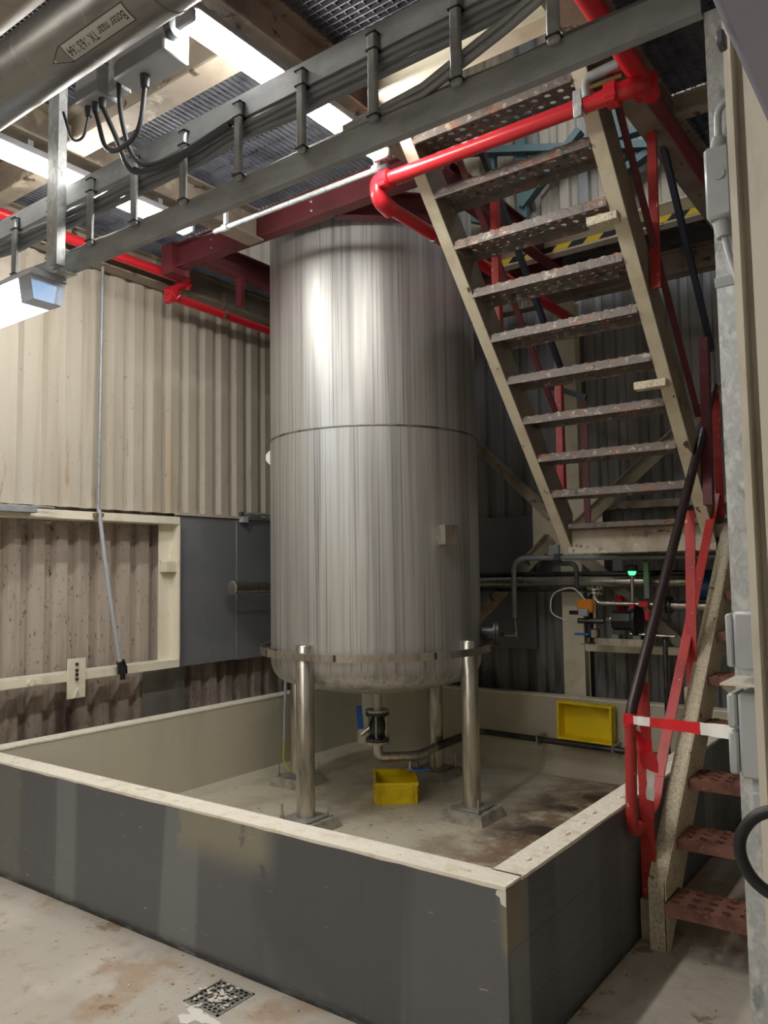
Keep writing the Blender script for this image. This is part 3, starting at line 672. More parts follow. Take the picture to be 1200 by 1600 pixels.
# silver conduit under the platform
sc = Thing('steel_conduit', 'bright galvanised conduit hung under the platform in front of the red frame', 'conduit', (-2.9, 3.2, 3.67))
sc.part('tube', MB().tube([(-3.60, 3.2, 3.69), (-2.29, 3.2, 3.685)], 0.015, 12), m_galv)
for x in (-3.50, -2.36):
    k = MB(); k.tube([(x-0.02, 3.2, 3.69), (x+0.02, 3.2, 3.69)], 0.024, 10); k.box((x-0.012, 3.19, 3.70), (x+0.012, 3.21, 3.80)); sc.part('clip', k, m_galv)
sc.part('cable_tail', MB().tube(arc([(-3.60, 3.2, 3.69), (-3.72, 3.15, 3.66), (-3.74, 3.0, 3.76)], 0.1, 6), 0.007, 8), m_cable)

# ================================================================= STAIRS
def tread_mesh(W, D=0.215, hole=0.017, lip=0.045, rows=3, cols=13):
    mb = MB(); cw = W/cols; cdp = (D-0.02)/rows
    for i in range(cols):
        for j in range(rows):
            x0 = i*cw; y0 = 0.01+j*cdp; cx, cy = x0+cw/2, y0+cdp/2
            off = 0
            o8 = [(cx+hole*math.cos(PI/8+k*PI/4), cy+hole*math.sin(PI/8+k*PI/4), 0) for k in range(8)]
            hx, hy = cw/2, cdp/2
            r8 = [(cx+hx, cy+hy*0.41, 0), (cx+hx*0.41, cy+hy, 0), (cx-hx*0.41, cy+hy, 0), (cx-hx, cy+hy*0.41, 0), (cx-hx, cy-hy*0.41, 0), (cx-hx*0.41, cy-hy, 0), (cx+hx*0.41, cy-hy, 0), (cx+hx, cy-hy*0.41, 0)]
            cor = [(cx+hx, cy+hy, 0), (cx-hx, cy+hy, 0), (cx-hx, cy-hy, 0), (cx+hx, cy-hy, 0)]
            up8 = [(a, b, 0.006) for a, b, _ in o8]       # raised rim of the punched hole
            fs = [(k, 8+k, 8+(k+1) % 8, (k+1) % 8) for k in range(8)]+[(8+0, 16, 8+1), (8+2, 17, 8+3), (8+4, 18, 8+5), (8+6, 19, 8+7)]
            fs += [(k, (k+1) % 8, 20+(k+1) % 8, 20+k) for k in range(8)]
            mb.add(o8+r8+cor+up8, fs)
    for y0, y1 in ((0.0, 0.010), (D-0.010, D)):
        n = cols*3                                          # lip with a lightly toothed upper edge
        for i in range(n):
            x0, x1 = W*i/n, W*(i+1)/n; z = 0.004 if i % 3 == 1 else 0.0
            mb.box((x0, y0, -lip), (x1, y1, z))
    mb.box((0, 0.01, -lip), (0.004, D-0.01, 0)); mb.box((W-0.004, 0.01, -lip), (W, D-0.01, 0))
    return mb
su = Thing('stair_flight', 'upper stair flight of dark perforated treads between flaking cream stringers, seen from below', 'stairs', (-1.7, 4.0, 1.88))
XL, XR = -2.12, -1.27
dy, dz = 0.19, -0.2087
def uline(y, off=0.0): return 3.740+(y-3.17)*dz/dy+off
def stringer(mb, x_web, x_fl, y0, y1, line, depth, z_bot=None, sgn=1):
    """channel stringer: web at x_web, flanges reaching to x_fl; line(y) = lower/outer edge"""
    for (off, t) in ((0.0, 0.012), (depth, -0.012)):
        pts = [(y0, line(y0)+off), (y1, line(y1)+off), (y1, line(y1)+off+t), (y0, line(y0)+off+t)]
        mb.prism([(min(x_web, x_fl), a, b) for a, b in pts], (abs(x_fl-x_web), 0, 0))
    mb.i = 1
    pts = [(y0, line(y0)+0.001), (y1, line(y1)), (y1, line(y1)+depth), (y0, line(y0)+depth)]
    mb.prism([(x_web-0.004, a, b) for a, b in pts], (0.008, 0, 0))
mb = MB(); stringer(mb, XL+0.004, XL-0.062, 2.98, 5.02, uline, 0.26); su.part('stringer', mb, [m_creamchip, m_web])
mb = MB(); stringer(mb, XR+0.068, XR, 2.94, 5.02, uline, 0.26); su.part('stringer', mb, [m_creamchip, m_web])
tm = tread_mesh(XR-XL-0.012)
t0 = None
for n in range(9):
    y = 3.17+n*dy; z = 3.768+n*dz
    if t0 is None:
        t0 = su.part('tread', MB().add([(XL+0.008+v[0], y+v[1], z+v[2]) for v in tm.v], tm.f), m_tread, angle=30)
    else: clone(t0, (0, n*dy, n*dz), su.o)
k = MB(); k.box((XR+0.0, 3.62, 2.465), (XR+0.085, 3.66, 2.50))
for (x0, x1, y, z) in ((-1.385, -1.215, 4.215, 2.548), (-1.37, -1.22, 3.58, 3.222)):
    su.part('cleat', MB().box((x0, y-0.05, z), (x1, y+0.01, z+0.042), 0.003), m_creamflake, label='short flaking cream cleat under the right stringer')
# landing
ld = Thing('stair_landing', 'cream edged steel landing between the two stair flights', 'landing', (-1.2, 5.4, 1.7))
k = MB(); k.box((-2.14, 4.99, 1.70), (-0.30, 5.0, 1.855)); k.box((-2.14, 5.0, 1.70), (-0.30, 5.07, 1.71)); ld.part('edge_beam', k, m_creamdirty)
ld.part('nosing', MB().box((-2.10, 4.90, 1.86), (-1.20, 5.0, 1.895), 0.003), m_tread)
k = MB()
for y in (5.42, 5.80): k.box((-2.14, y, 1.70), (-0.30, y+0.02, 1.86))
ld.part('cross_beam', k, m_creamdirty)
ld.part('deck', MB().box((-2.22, 5.0, 1.865), (-0.30, 5.9, 1.885)), m_grate)
# lower flight
sl = Thing('stair_flight', 'lower stair flight of brown rusted perforated treads at the right', 'stairs', (-0.7, 4.1, 0))
def lline(y): return (y-3.21)*0.2087/0.2075+0.05
mb = MB()
def lstr(mb, xw, xf):
    y0, y1 = 3.42, 5.06; D2 = 0.27
    poly = [(3.44, 0.0), (3.44, lline(3.44)), (y1, lline(y1)), (y1, lline(y1)-D2), (3.48, 0.0)]
    mb.prism([(xw-0.004, a, b) for a, b in poly], (0.008, 0, 0))
    lo_, hi_ = min(xw, xf), max(xw, xf)
    t = [(3.44, lline(3.44)), (y1, lline(y1)), (y1, lline(y1)-0.014), (3.44, lline(3.44)-0.014)]
    mb.prism([(lo_, a, b) for a, b in t], (hi_-lo_, 0, 0))
    t = [(3.48, 0.0), (3.50, 0.0), (y1, lline(y1)-D2+0.014), (y1, lline(y1)-D2)]
    mb.prism([(lo_, a, b) for a, b in t], (hi_-lo_, 0, 0))
    mb.box((lo_, 3.44, 0.0), (hi_, 3.452, lline(3.44)-0.014))
lstr(mb, -1.095, -1.165); sl.part('stringer', mb, m_creamflake)
mb = MB(); lstr(mb, -0.345, -0.275); sl.part('stringer', mb, m_creamchip)
tm = tread_mesh(0.735, cols=11); t0 = None
for n in range(8):
    y = 3.40+n*0.2075; z = 0.212+n*0.2087
    if t0 is None: t0 = sl.part('tread', MB().add([(-1.088+v[0], y+v[1], z+v[2]) for v in tm.v], tm.f), m_treadrust, angle=30)
    else: clone(t0, (0, n*0.2075, n*0.2087), sl.o)

# handrails
def flat(mb, a, b, wd=0.05, t=0.012, up=(1, 0, 0)): mb.beam(a, b, t, wd, up) if False else mb.beam(a, b, wd, t, up)
h1 = Thing('stair_handrail', 'near handrail of the lower flight, black pipe rail on red flat posts', 'handrail', (-1.18, 4.1, 0.1))
X1 = -1.185
h1.part('rail', MB().tube(arc([(X1, 5.05, 2.70), (X1, 3.375, 1.00), (X1, 3.355, 0.94)], 0.05, 4), 0.024, 14), m_blackrail)
h1.part('rail_end', MB().tube(arc([(X1, 3.355, 0.945), (X1, 3.33, 0.56), (X1-0.01, 3.38, 0.49), (X1, 3.44, 0.50)], 0.06, 6), 0.024, 14), m_redrail, label='red return end of the rail')
k = MB(); k.beam((X1+0.005, 3.505, 0.05), (X1+0.005, 3.505, 1.10), 0.06, 0.012, (0, 1, 0)); pA = h1.part('post', k, m_redrail)
k = MB(); k.beam((X1+0.01, 4.255, 0.93), (X1+0.01, 4.36, 1.90), 0.05, 0.012, (0, 1, 0)); pB = h1.part('post', k, m_redrail)
h1.part('post_foot', MB().box((X1-0.022, 4.23, 0.84), (X1+0.04, 4.29, 0.985), 0.004), m_creamdirty, label='cream painted post foot', sub=pB)
k = MB(); k.beam((X1+0.01, 5.02, 1.65), (X1+0.01, 5.02, 2.65), 0.045, 0.012, (0, 1, 0)); pC = h1.part('post', k, m_redrail)
h1.part('post_foot', MB().box((X1-0.02, 4.99, 1.60), (X1+0.05, 5.05, 1.78), 0.004), m_creamdirty, label='cream painted post foot', sub=pC)
h1.part('post_foot', MB().box((X1-0.025, 3.46, 0.02), (X1+0.035, 3.50, 0.19), 0.004), m_creamdirty, label='cream painted post foot', sub=pA)
k = MB(); pts = arc([(X1-0.012, 5.04, 2.06), (X1-0.012, 3.75, 0.66), (X1-0.005, 3.66, 0.55), (X1, 3.52, 0.52)], 0.12, 6)
for i in range(len(pts)-1): k.beam(pts[i], pts[i+1]+(pts[i+1]-pts[i])*0.05, 0.048, 0.010, (0, -0.7, 0.7))
h1.part('mid_rail', k, m_redrail)
k = MB()
for (y, z) in ((4.35, 1.36), (4.26, 0.90)): bolt(k, (X1+0.02, y, z), (1, 0, 0), 0.012, 0.008)
h1.part('bolt', k, m_shiny, kind='stuff')
h2 = Thing('stair_handrail', 'right handrail of the upper flight, dark blue rail on red posts', 'handrail', (-1.2, 4.2, 2.0))
X2 = -1.165
h2.part('rail', MB().beam((X2, 3.75, 4.22), (X2, 4.95, 2.90), 0.03, 0.045), m_bluerail)
k = MB(); k.beam((X2, 3.90, 2.98), (X2, 3.93, 3.84), 0.045, 0.02, (0, 1, 0)); h2.part('post', k, m_redrail)
k = MB(); k.beam((X2, 4.72, 1.95), (X2, 4.78, 2.93), 0.05, 0.055, (0, 1, 0)); h2.part('post', k, m_redoxide)
k = MB(); k.beam((X2, 3.30, 3.86), (X2, 4.58, 2.44), 0.032, 0.012, (0, 0.7, 0.7)); h2.part('mid_rail', k, m_redoxide)
h3 = Thing('stair_handrail', 'left handrail of the upper flight beside the tank, red posts and dark rail', 'handrail', (-2.2, 4.2, 2.0))
X3 = -2.15
h3.part('rail', MB().beam((X3, 3.78, 4.22), (X3, 4.99, 2.96), 0.03, 0.04), m_bluerail)
for y in (4.10, 4.95): 
    k = MB(); k.beam((X3, y, uline(y)+0.27), (X3, y, uline(y)+1.1), 0.045, 0.045, (0, 1, 0)); h3.part('post', k, m_redrail)
k = MB(); k.beam((X3, 3.60, 3.97), (X3, 4.93, 2.59), 0.035, 0.015, (0, 0.7, 0.7)); h3.part('mid_rail', k, m_redoxide)
h4 = Thing('landing_rail', 'short red post and dark rail at the back of the landing', 'handrail', (-2.18, 5.45, 1.885))
h4.part('post', MB().beam((-2.18, 5.45, 1.885), (-2.18, 5.45, 2.85), 0.046, 0.012), m_redoxide)
h4.part('rail', MB().beam((-2.51, 5.44, 2.99), (-2.155, 5.44, 2.835), 0.03, 0.04), m_bluerail)

# barrier tape between the rail and the enclosure
bt = Thing('barrier_tape', 'red and white barrier tape tied across the lower stair', 'tape', (-0.9, 3.2, 0.9))
ta, tb = Vector((-1.205, 3.335, 0.965)), Vector((-0.42, 1.93, 1.225))
def strip(a, b, wd, m, seg=6, tw=0.3, nm='stripe'):
    mb = MB(); a = Vector(a); b = Vector(b); d = (b-a); n = d.normalized().cross(Vector((0, 0, 1))).normalized(); vs = []; wide = Vector((0, 0, 1))
    if abs(d.normalized().z) > 0.7: wide = Vector((1, 0, 0)); n = Vector((0, 1, 0))     # a hanging end
    for i in range(seg+1):
        p = a+d*i/seg; ang = tw*math.sin(i*1.7); u = (wide*math.cos(ang)+n*math.sin(ang))*wd/2; o_ = n*0.0006
        vs += [p-u-o_, p+u-o_, p+u+o_, p-u+o_]
    fs = []
    for i in range(seg):
        for k2 in range(4): fs.append((i*4+k2, i*4+(k2+1) % 4, i*4+4+(k2+1) % 4, i*4+4+k2))
    mb.add(vs, fs+[(0, 1, 2, 3), (seg*4+3, seg*4+2, seg*4+1, seg*4)])
    bt.part(nm, mb, m)
mb = MB(); mb.tube([(X1, 3.352, 0.935), (X1, 3.358, 0.985)], 0.029, 12); bt.part('wrap', mb, m_taperd)
cuts = [0.0, 0.14, 0.34, 0.76, 1.0]
for i in range(4): strip(ta.lerp(tb, cuts[i]), ta.lerp(tb, cuts[i+1]), 0.034 if i else 0.03, (m_taperd, m_tapewh)[i % 2])
strip((-1.185, 3.36, 0.955), (-1.16, 3.40, 0.92), 0.035, m_tapewh, nm='knot')
strip((-1.165, 3.42, 0.93), (-1.125, 3.42, 0.74), 0.07, m_taperd, tw=0.5, nm='tail'); strip((-1.128, 3.42, 0.75), (-1.135, 3.42, 0.62), 0.035, m_tapewh, tw=0.5, nm='tail')

# ================================================================= CABLE LADDER
cl = Thing('cable_ladder', 'galvanised cable ladder on edge crossing the upper part of the view', 'cable ladder', (-2.2, 2.0, 2.99))
YL = 2.0; xl0, xl1 = -4.95, -0.46
def rail_c(z0, z1):
    mb = MB(); mb.box((xl0, YL, z0), (xl1, YL+0.004, z1)); mb.box((xl0, YL+0.004, z1-0.004), (xl1, YL+0.03, z1)); mb.box((xl0, YL+0.004, z0), (xl1, YL+0.03, z0+0.004)); return mb
cl.part('rail', rail_c(2.985, 3.075), m_galvdull); cl.part('rail', rail_c(3.305, 3.40), m_galvdull)
r0_ = None; xs = [-4.62+0.3145*i for i in range(13)]
for i, x in enumerate(xs):
    mb = MB(); mb.box((x-0.019, YL-0.024, 3.058), (x+0.019, YL-0.002, 3.365), 0.007)
    if r0_ is None: r0_ = cl.part('rung', mb, m_galvdull); xr0 = x
    else: clone(r0_, (x-xr0, 0, 0), cl.o)
r0_ = None
for x in xs:
    for z in (3.355, 3.30, 3.075):
        mb = MB(); mb.box((x-0.022, YL-0.028, z), (x+0.022, YL+0.012, z+0.006), 0.002)
        if r0_ is None: r0_ = cl.part('cable_tie', mb, m_black); o0 = (x, z)
        else: clone(r0_, (x-o0[0], 0, z-o0[1]), cl.o)
for j, (z, r, seedx) in enumerate(((3.292, 0.015, 1), (3.268, 0.014, 2), (3.245, 0.013, 3), (3.095, 0.013, 4), (3.082, 0.010, 5))):
    rnd = random.Random(seedx); pts = []
    xe = -2.45 if j == 9 else xl0
    n = 26
    for i in range(n+1):
        x = xl0+0.02+(xl1-0.04-xl0)*i/n
        pts.append((x, YL+0.018+0.006*j % 0.02+rnd.uniform(-0.004, 0.004), z+rnd.uniform(-0.005, 0.004)-0.03*(0 if j > 2 else (0.5 if 0.25 < i/n < 0.6 else 0))))
    single('power_cable', MB().tube(pts, r, 8), m_cablegrey, ('uppermost of three grey cables strapped under the upper ladder rail', 'middle of three grey cables strapped under the upper ladder rail', 'lowest of three grey cables strapped under the upper ladder rail', 'thicker grey cable lying on the lower rail of the cable ladder', 'thinner grey cable lying on the lower rail of the cable ladder')[j], 'cable', 'cables on the upper ladder rail' if j < 3 else 'cables on the lower ladder rail')
for dz_, lab in ((0.0, 'upper of two grey cables slanting up across the right end of the cable ladder'), (-0.028, 'lower of two grey cables slanting up across the right end of the cable ladder')):
    single('power_cable', MB().tube([(-1.62, YL+0.016, 3.10+dz_*0.3), (-1.30, YL+0.016, 3.125+dz_), (-1.0, YL+0.014, 3.215+dz_), (-0.72, YL+0.014, 3.32+dz_), (-0.50, YL+0.016, 3.36+dz_)], 0.013, 10), m_galvdull, lab, 'cable')
hc = Thing('hanger_channel', 'bright galvanised strut channel hanging down to the ladder at the left', 'strut', (-3.27, 1.955, 3.0))
k = MB(); k.box((-3.30, 1.93, 3.0), (-3.215, 1.934, 4.0)); k.box((-3.30, 1.934, 3.0), (-3.296, 1.972, 4.0)); k.box((-3.219, 1.934, 3.0), (-3.215, 1.972, 4.0)); k.box((-3.296, 1.934, 3.0), (-3.219, 1.972, 3.006))
hc.part('channel', k, m_galv)

# emergency light under the ladder at the far left
em = Thing('emergency_light', 'lit white emergency luminaire fixed under the cable ladder at the left edge', 'light', (-3.5, 1.93, 2.80))
em.part('housing', MB().prism([(-4.1, 1.84, 2.945), (-4.1, 2.02, 2.945), (-4.1, 2.005, 2.975), (-4.1, 1.855, 2.975)], (0.83, 0, 0)), m_plastic)
em.part('diffuser', MB().prism([(-4.08, 1.865, 2.835), (-4.08, 1.995, 2.835), (-4.08, 2.01, 2.945), (-4.08, 1.85, 2.945)], (0.70, 0, 0)), m_emerg)
em.part('end_cap', MB().prism([(-3.378, 1.862, 2.835), (-3.378, 1.998, 2.835), (-3.378, 2.016, 2.945), (-3.378, 1.844, 2.945)], (0.10, 0, 0)), m_clear)
k = MB(); k.box((-3.42, 1.95, 2.975), (-3.20, 2.03, 2.985)); em.part('bracket', k, m_galv)

# fluorescent fittings under the beams
def tube_light(x, y0, y1, z, m, label, group):
    t = Thing('fluorescent_light', label, 'light', (x, (y0+y1)/2, z-0.03), group)
    t.part('housing', MB().box((x-0.05, y0, z+0.025), (x+0.05, y1, z+0.065), 0.006), m_channel)
    t.part('diffuser', MB().prism([(x-0.047, y0+0.03, z+0.025), (x-0.036, y0+0.03, z-0.022), (x+0.036, y0+0.03, z-0.022), (x+0.047, y0+0.03, z+0.025)], (0, y1-y0-0.06, 0)), m)
    for y in (y0, y1-0.03): t.part('end_cap', MB().box((x-0.05, y, z-0.025), (x+0.05, y+0.03, z+0.025), 0.008), m_channel)
    for y in (y0+0.25, y1-0.25): t.part('bracket', MB().box((x-0.02, y, z+0.065), (x+0.02, y+0.03, 3.80 if m is not m_upper else z+0.3), 0), m_galvdull)
tube_light(-3.71, 1.80, 3.10, 3.69, m_tube, 'lit fluorescent fitting under the left platform beam', None)
tube_light(-2.26, 1.85, 3.12, 3.69, m_tube, 'lit fluorescent fitting under the middle platform beam', None)
for x, y, lab in ((-3.71, -0.3, 'left row, nearer'), (-2.26, -0.3, 'middle row, nearer'), (-3.71, -2.4, 'left row, farther'), (-2.26, -2.4, 'middle row, farther'), (-1.3, -3.4, 'right row by the front wall')):  # tubes out of view, added to fill the scene from behind the camera
    tube_light(x, y-0.65, y+0.65, 3.69, m_hall_fill, 'unseen fluorescent fitting added as fill behind the camera, '+lab, 'added fill lights behind the camera')
tube_light(-1.6, 4.3, 5.5, 6.0, m_upper, 'cool white fitting of the upper level, above the stairs', 'upper level lights')
tube_light(-3.0, 3.6, 4.9, 6.0, m_upper, 'cool white fitting of the upper level, above the tank', 'upper level lights')
ul = Thing('pendant_lamp', 'pale cylindrical lamp on the upper level seen above the stair top', 'lamp', (-2.95, 4.8, 4.87))
ul.part('body', MB().tube([(-3.12, 4.8, 4.90), (-2.93, 4.8, 4.90)], 0.05, 20), m_plastic)
ul.part('lens', MB().lathe([(0.05, 0), (0.045, 0.02), (0.02, 0.035), (0, 0.038)], (-2.93, 4.8, 4.90), (1, 0, 0), n=20), m_white)
ul.part('stem', MB().tube([(-3.04, 4.8, 4.95), (-3.04, 4.8, 6.6)], 0.01, 8), m_galvdull)

# ================================================================= DUCTS AND BOXES, UPPER LEFT
yD, zD, RD = 1.556, 3.556, 0.121
du = Thing('insulated_pipe', 'large grey jacketed pipe with arrow label at the upper left', 'pipe', (-3, yD, zD-RD))
du.part('jacket', MB().tube([(-4.95, yD, zD), (0.6, yD, zD)], RD, 40), m_duct)
for x in (-3.35, -2.02, -1.3): du.part('jacket_band', MB().lathe([(RD+0.0005, 0), (RD+0.003, 0.002), (RD+0.003, 0.022), (RD+0.0005, 0.024)], (x, yD, zD), (1, 0, 0), n=40), m_duct)
d2 = Thing('insulated_pipe', 'second beige jacketed pipe in the top left corner', 'pipe', (-3, 1.04, 3.16))
d2.part('jacket', MB().tube([(-4.95, 1.04, 3.31), (0.2, 1.04, 3.31)], 0.148, 40), m_duct2)
# label wrapped on the jacket: s along the text, v across it
th0 = math.atan2(1.6-zD, 0-yD)+0.27                      # direction from the axis towards the eye, turned a little down
def onpipe(x, v, h=0.0015):
    a = th0+v/RD; return (x, yD+(RD+h)*math.cos(a), zD+(RD+h)*math.sin(a))
def film(poly, m, nm, h, label=None):
    top = [onpipe(x, v, h) for x, v in poly]; bot = [onpipe(x, v, 0.0002) for x, v in poly]; n = len(poly)
    du.part(nm, MB().add(top+bot, [list(range(n))]+[list(range(n, 2*n))[::-1]]+[(k2, (k2+1) % n, n+(k2+1) % n, n+k2) for k2 in range(n)]), m, label=label)
xa, xb, hv = -2.47, -2.115, 0.034
def strip_film(x0, x1, v0, v1, m, nm, h, label=None, sub=None):
    mb = MB(); n = 6; vs = []
    for i in range(n+1):
        v = v0+(v1-v0)*i/n; vs += [onpipe(x0, v, h), onpipe(x1, v, h), onpipe(x0, v, 0.0002), onpipe(x1, v, 0.0002)]
    fs = []
    for i in range(n): a = i*4; fs += [(a, a+1, a+5, a+4), (a+2, a, a+4, a+6), (a+1, a+3, a+7, a+5), (a+3, a+2, a+6, a+7)]
    mb.add(vs, fs+[(0, 2, 3, 1), (n*4, n*4+1, n*4+3, n*4+2)]); return du.part(nm, mb, m, label=label, sub=sub)
lb = strip_film(xa, xb, -hv, hv, m_label, 'label', 0.0008, 'pale rectangular pipe label with black border')
bw = 0.0028
for (x0, x1, v0, v1) in ((xa, xb, -hv, -hv+bw), (xa, xb, hv-bw, hv), (xa, xa+bw, -hv, hv), (xb-bw, xb, -hv, hv)):
    strip_film(x0, x1, v0, v1, m_ink, 'border', 0.0013, sub=lb)
film([(xa-0.085, 0.0), (xa-0.006, -hv), (xa-0.006, hv)], m_label, 'arrow', 0.0008)
for a, b in (((xa-0.085, 0), (xa-0.006, -hv)), ((xa-0.006, -hv), (xa-0.006, hv)), ((xa-0.006, hv), (xa-0.085, 0))):
    ax_, ay_ = a; bx_, by_ = b; L_ = math.hypot(bx_-ax_, by_-ay_); nx, ny = -(by_-ay_)/L_*bw*0.5, (bx_-ax_)/L_*bw*0.5
    film([(ax_+nx, ay_+ny), (bx_+nx, by_+ny), (bx_-nx, by_-ny), (ax_-nx, ay_-ny)], m_ink, 'border', 0.0013)
cu = bpy.data.curves.new('label_text', 'FONT'); cu.body = 'Boter naar TK 163/164'; cu.size = 0.046; cu.align_x = 'CENTER'; cu.align_y = 'CENTER'
to = bpy.data.objects.new('label_text', cu); COL.objects.link(to); bpy.context.view_layer.update()
me = bpy.data.meshes.new_from_object(to); bpy.data.objects.remove(to)
xm = (xa+xb)/2; wspan = max(v.co.x for v in me.vertices)-min(v.co.x for v in me.vertices); sc_ = (xb-xa-0.03)/wspan
tx = MB(); tx.add([onpipe(xm-v.co.x*sc_, 0.0+v.co.y*1.0, 0.0016) for v in me.vertices], [list(p.vertices) for p in me.polygons])
du.part('label_text', tx, m_ink, sub=lb, label='black lettering reading Boter naar TK 163/164')

jb = Thing('junction_box', 'large grey switch box with two black knobs above the ladder', 'junction box', (-2.47, 1.9, 3.62))
jb.part('case', MB().box((-2.68, 1.84, 3.60), (-2.36, 1.97, 3.80), 0.008), m_plastic)
for x in (-2.41, ):
    for y in (1.87, 1.94): pass
k = MB(); k.tube([(-2.36, 1.875, 3.69), (-2.325, 1.875, 3.69)], 0.036, 16); jb.part('knob', k, m_dkplastic)
k = MB(); k.tube([(-2.36, 1.875, 3.77), (-2.325, 1.875, 3.77)], 0.030, 16); jb.part('knob', k, m_dkplastic)
jb.part('gland', MB().tube([(-2.55, 1.90, 3.602), (-2.55, 1.90, 3.55)], [0.022, 0.017], 10), m_dkplastic)
j2 = Thing('junction_box', 'small square grey junction box left of the large switch box', 'junction box', (-2.9, 1.9, 3.63))
j2.part('case', MB().box((-2.98, 1.86, 3.62), (-2.82, 1.97, 3.76), 0.006), m_plastic)
for x in (-2.95, -2.90, -2.85): j2.part('gland', MB().tube([(x, 1.91, 3.622), (x, 1.91, 3.58)], [0.019, 0.015], 10), m_dkplastic)
def loop_cable(pts, r, label, m=m_cable, rad=0.12):
    single('hanging_cable', MB().tube(arc(pts, rad, 7), r, 10), m, label, 'cable')
loop_cable([(-2.55, 1.90, 3.555), (-2.58, 1.90, 3.36), (-2.80, 1.90, 3.34), (-2.90, 1.91, 3.585)], 0.010, 'black cable looping between the two grey junction boxes')
loop_cable([(-2.85, 1.91, 3.585), (-2.76, 1.93, 3.40), (-2.70, 1.94, 3.25), (-2.45, 1.965, 3.23), (-2.15, 1.985, 3.29)], 0.011, 'thick black cable dropping from the small box to the ladder')
loop_cable([(-2.70, 1.88, 3.99), (-2.72, 1.90, 3.5), (-2.67, 1.945, 3.27), (-2.45, 1.965, 3.245), (-2.12, 1.985, 3.305)], 0.010, 'black cable dropping from the grating to the ladder beside the small box')
loop_cable([(-2.95, 1.91, 3.585), (-2.97, 1.90, 3.48), (-3.06, 1.90, 3.50), (-3.13, 1.90, 3.66)], 0.006, 'thin black cable curling left of the small junction box')
loop_cable([(-2.36, 1.86, 3.99), (-2.20, 1.80, 3.80), (-2.02, 1.80, 3.92)], 0.004, 'thin white wire by the ceiling light end', m_white)
single('strut_bracket', MB().box((-2.80, 1.90, 3.62), (-2.72, 1.96, 3.99), 0.003), m_galv, 'short galvanised strut hanging between the two junction boxes', 'strut')

# ================================================================= RIGHT FOREGROUND
gp = Thing('galvanised_post', 'bright spangled galvanised steel post at the right edge', 'post', (-0.44, 2.06, 0))
k = MB(); k.box((-0.460, 2.03, 0), (-0.375, 2.035, 3.0)); k.box((-0.460, 2.035, 0), (-0.455, 2.10, 3.0)); k.box((-0.380, 2.035, 0), (-0.375, 2.10, 3.0))
gp.part('channel', k, m_galv)
gp.part('base_plate', MB().box((-0.53, 1.98, 0.0), (-0.35, 2.14, 0.01), 0.002), m_galv)
gp.part('band', MB().box((-0.463, 2.026, 2.285), (-0.372, 2.032, 2.31), 0.001), m_plastic)
jx = Thing('conduit_box', 'small grey conduit box with glands on the galvanised post', 'junction box', (-0.43, 2.0, 2.4))
jx.part('case', MB().box((-0.462, 1.965, 2.435), (-0.402, 2.028, 2.615), 0.007), m_plastic)
jx.part('lid_disc', MB().tube([(-0.428, 1.966, 2.54), (-0.428, 1.961, 2.54)], 0.014, 18), m_plastic)
for z0, z1 in ((2.612, 2.645), (2.438, 2.395)): jx.part('gland', MB().tube([(-0.435, 1.997, z0), (-0.430, 1.997, z1)], [0.021, 0.017], 12), m_plastic)
loop_cable([(-0.432, 1.997, 2.64), (-0.43, 1.99, 2.72), (-0.37, 1.98, 2.74)], 0.009, 'grey cable looping out of the top of the conduit box', m_plastic, 0.05)
loop_cable([(-0.430, 1.997, 2.40), (-0.415, 1.98, 2.33), (-0.39, 1.96, 2.25), (-0.385, 1.96, 2.1)], 0.008, 'grey cable leaving the bottom of the conduit box', m_plastic, 0.06)
bp = Thing('beige_column', 'beige painted channel column at the far right edge', 'column', (-0.2, 1.7, 0))
k = MB(); k.box((-0.330, 1.60, 0), (-0.317, 1.70, 2.80)); k.box((-0.317, 1.66, 0), (-0.293, 1.67, 2.80)); k.box((-0.293, 1.58, 0), (0.05, 1.66, 2.80))
bp.part('profile', k, m_beige)
bg = Thing('sheet_duct', 'blue grey sheet metal duct overhead in the top right corner', 'duct', (0.2, 0.5, 2.2))
bg.part('casing', MB().box((-0.187, -0.5, 2.20), (0.8, 1.40, 2.60), 0.01), m_bluegrey)
bg.part('corner_bracket', MB().box((-0.196, 0.915, 2.188), (-0.1875, 0.935, 2.206), 0.002), m_dkplastic)
e1 = Thing('socket_enclosure', 'small light grey socket enclosure on the post, the upper of two', 'enclosure', (-0.37, 1.8, 1.39))
e1.part('back', MB().box((-0.392, 1.73, 1.39), (-0.30, 1.83, 1.508), 0.006), m_plastic)
e1.part('lid', MB().box((-0.408, 1.735, 1.395), (-0.394, 1.825, 1.503), 0.004), m_plastic)
e1.part('gland', MB().tube([(-0.34, 1.77, 1.505), (-0.34, 1.77, 1.56)], 0.016, 14), m_cream)
e1.part('conduit', MB().tube(arc([(-0.34, 1.77, 1.555), (-0.338, 1.77, 1.62), (-0.30, 1.76, 1.70)], 0.06, 5), 0.011, 10), m_cream)
e2 = Thing('socket_enclosure', 'larger light grey twin socket enclosure under a small cover plate, the lower of two', 'enclosure', (-0.37, 1.8, 1.16))
e2.part('back', MB().box((-0.390, 1.73, 1.175), (-0.30, 1.83, 1.345), 0.006), m_plastic)
for z0, z1 in ((1.272, 1.342), (1.180, 1.266)): e2.part('socket_lid', MB().box((-0.412, 1.735, z0), (-0.393, 1.825, z1), 0.005), m_plastic)
e2.part('cover_plate', MB().box((-0.415, 1.70, 1.362), (-0.30, 1.84, 1.366)), m_beige)
e2.part('back_plate', MB().box((-0.315, 1.69, 1.13), (-0.300, 1.84, 1.366), 0.002), m_beige)
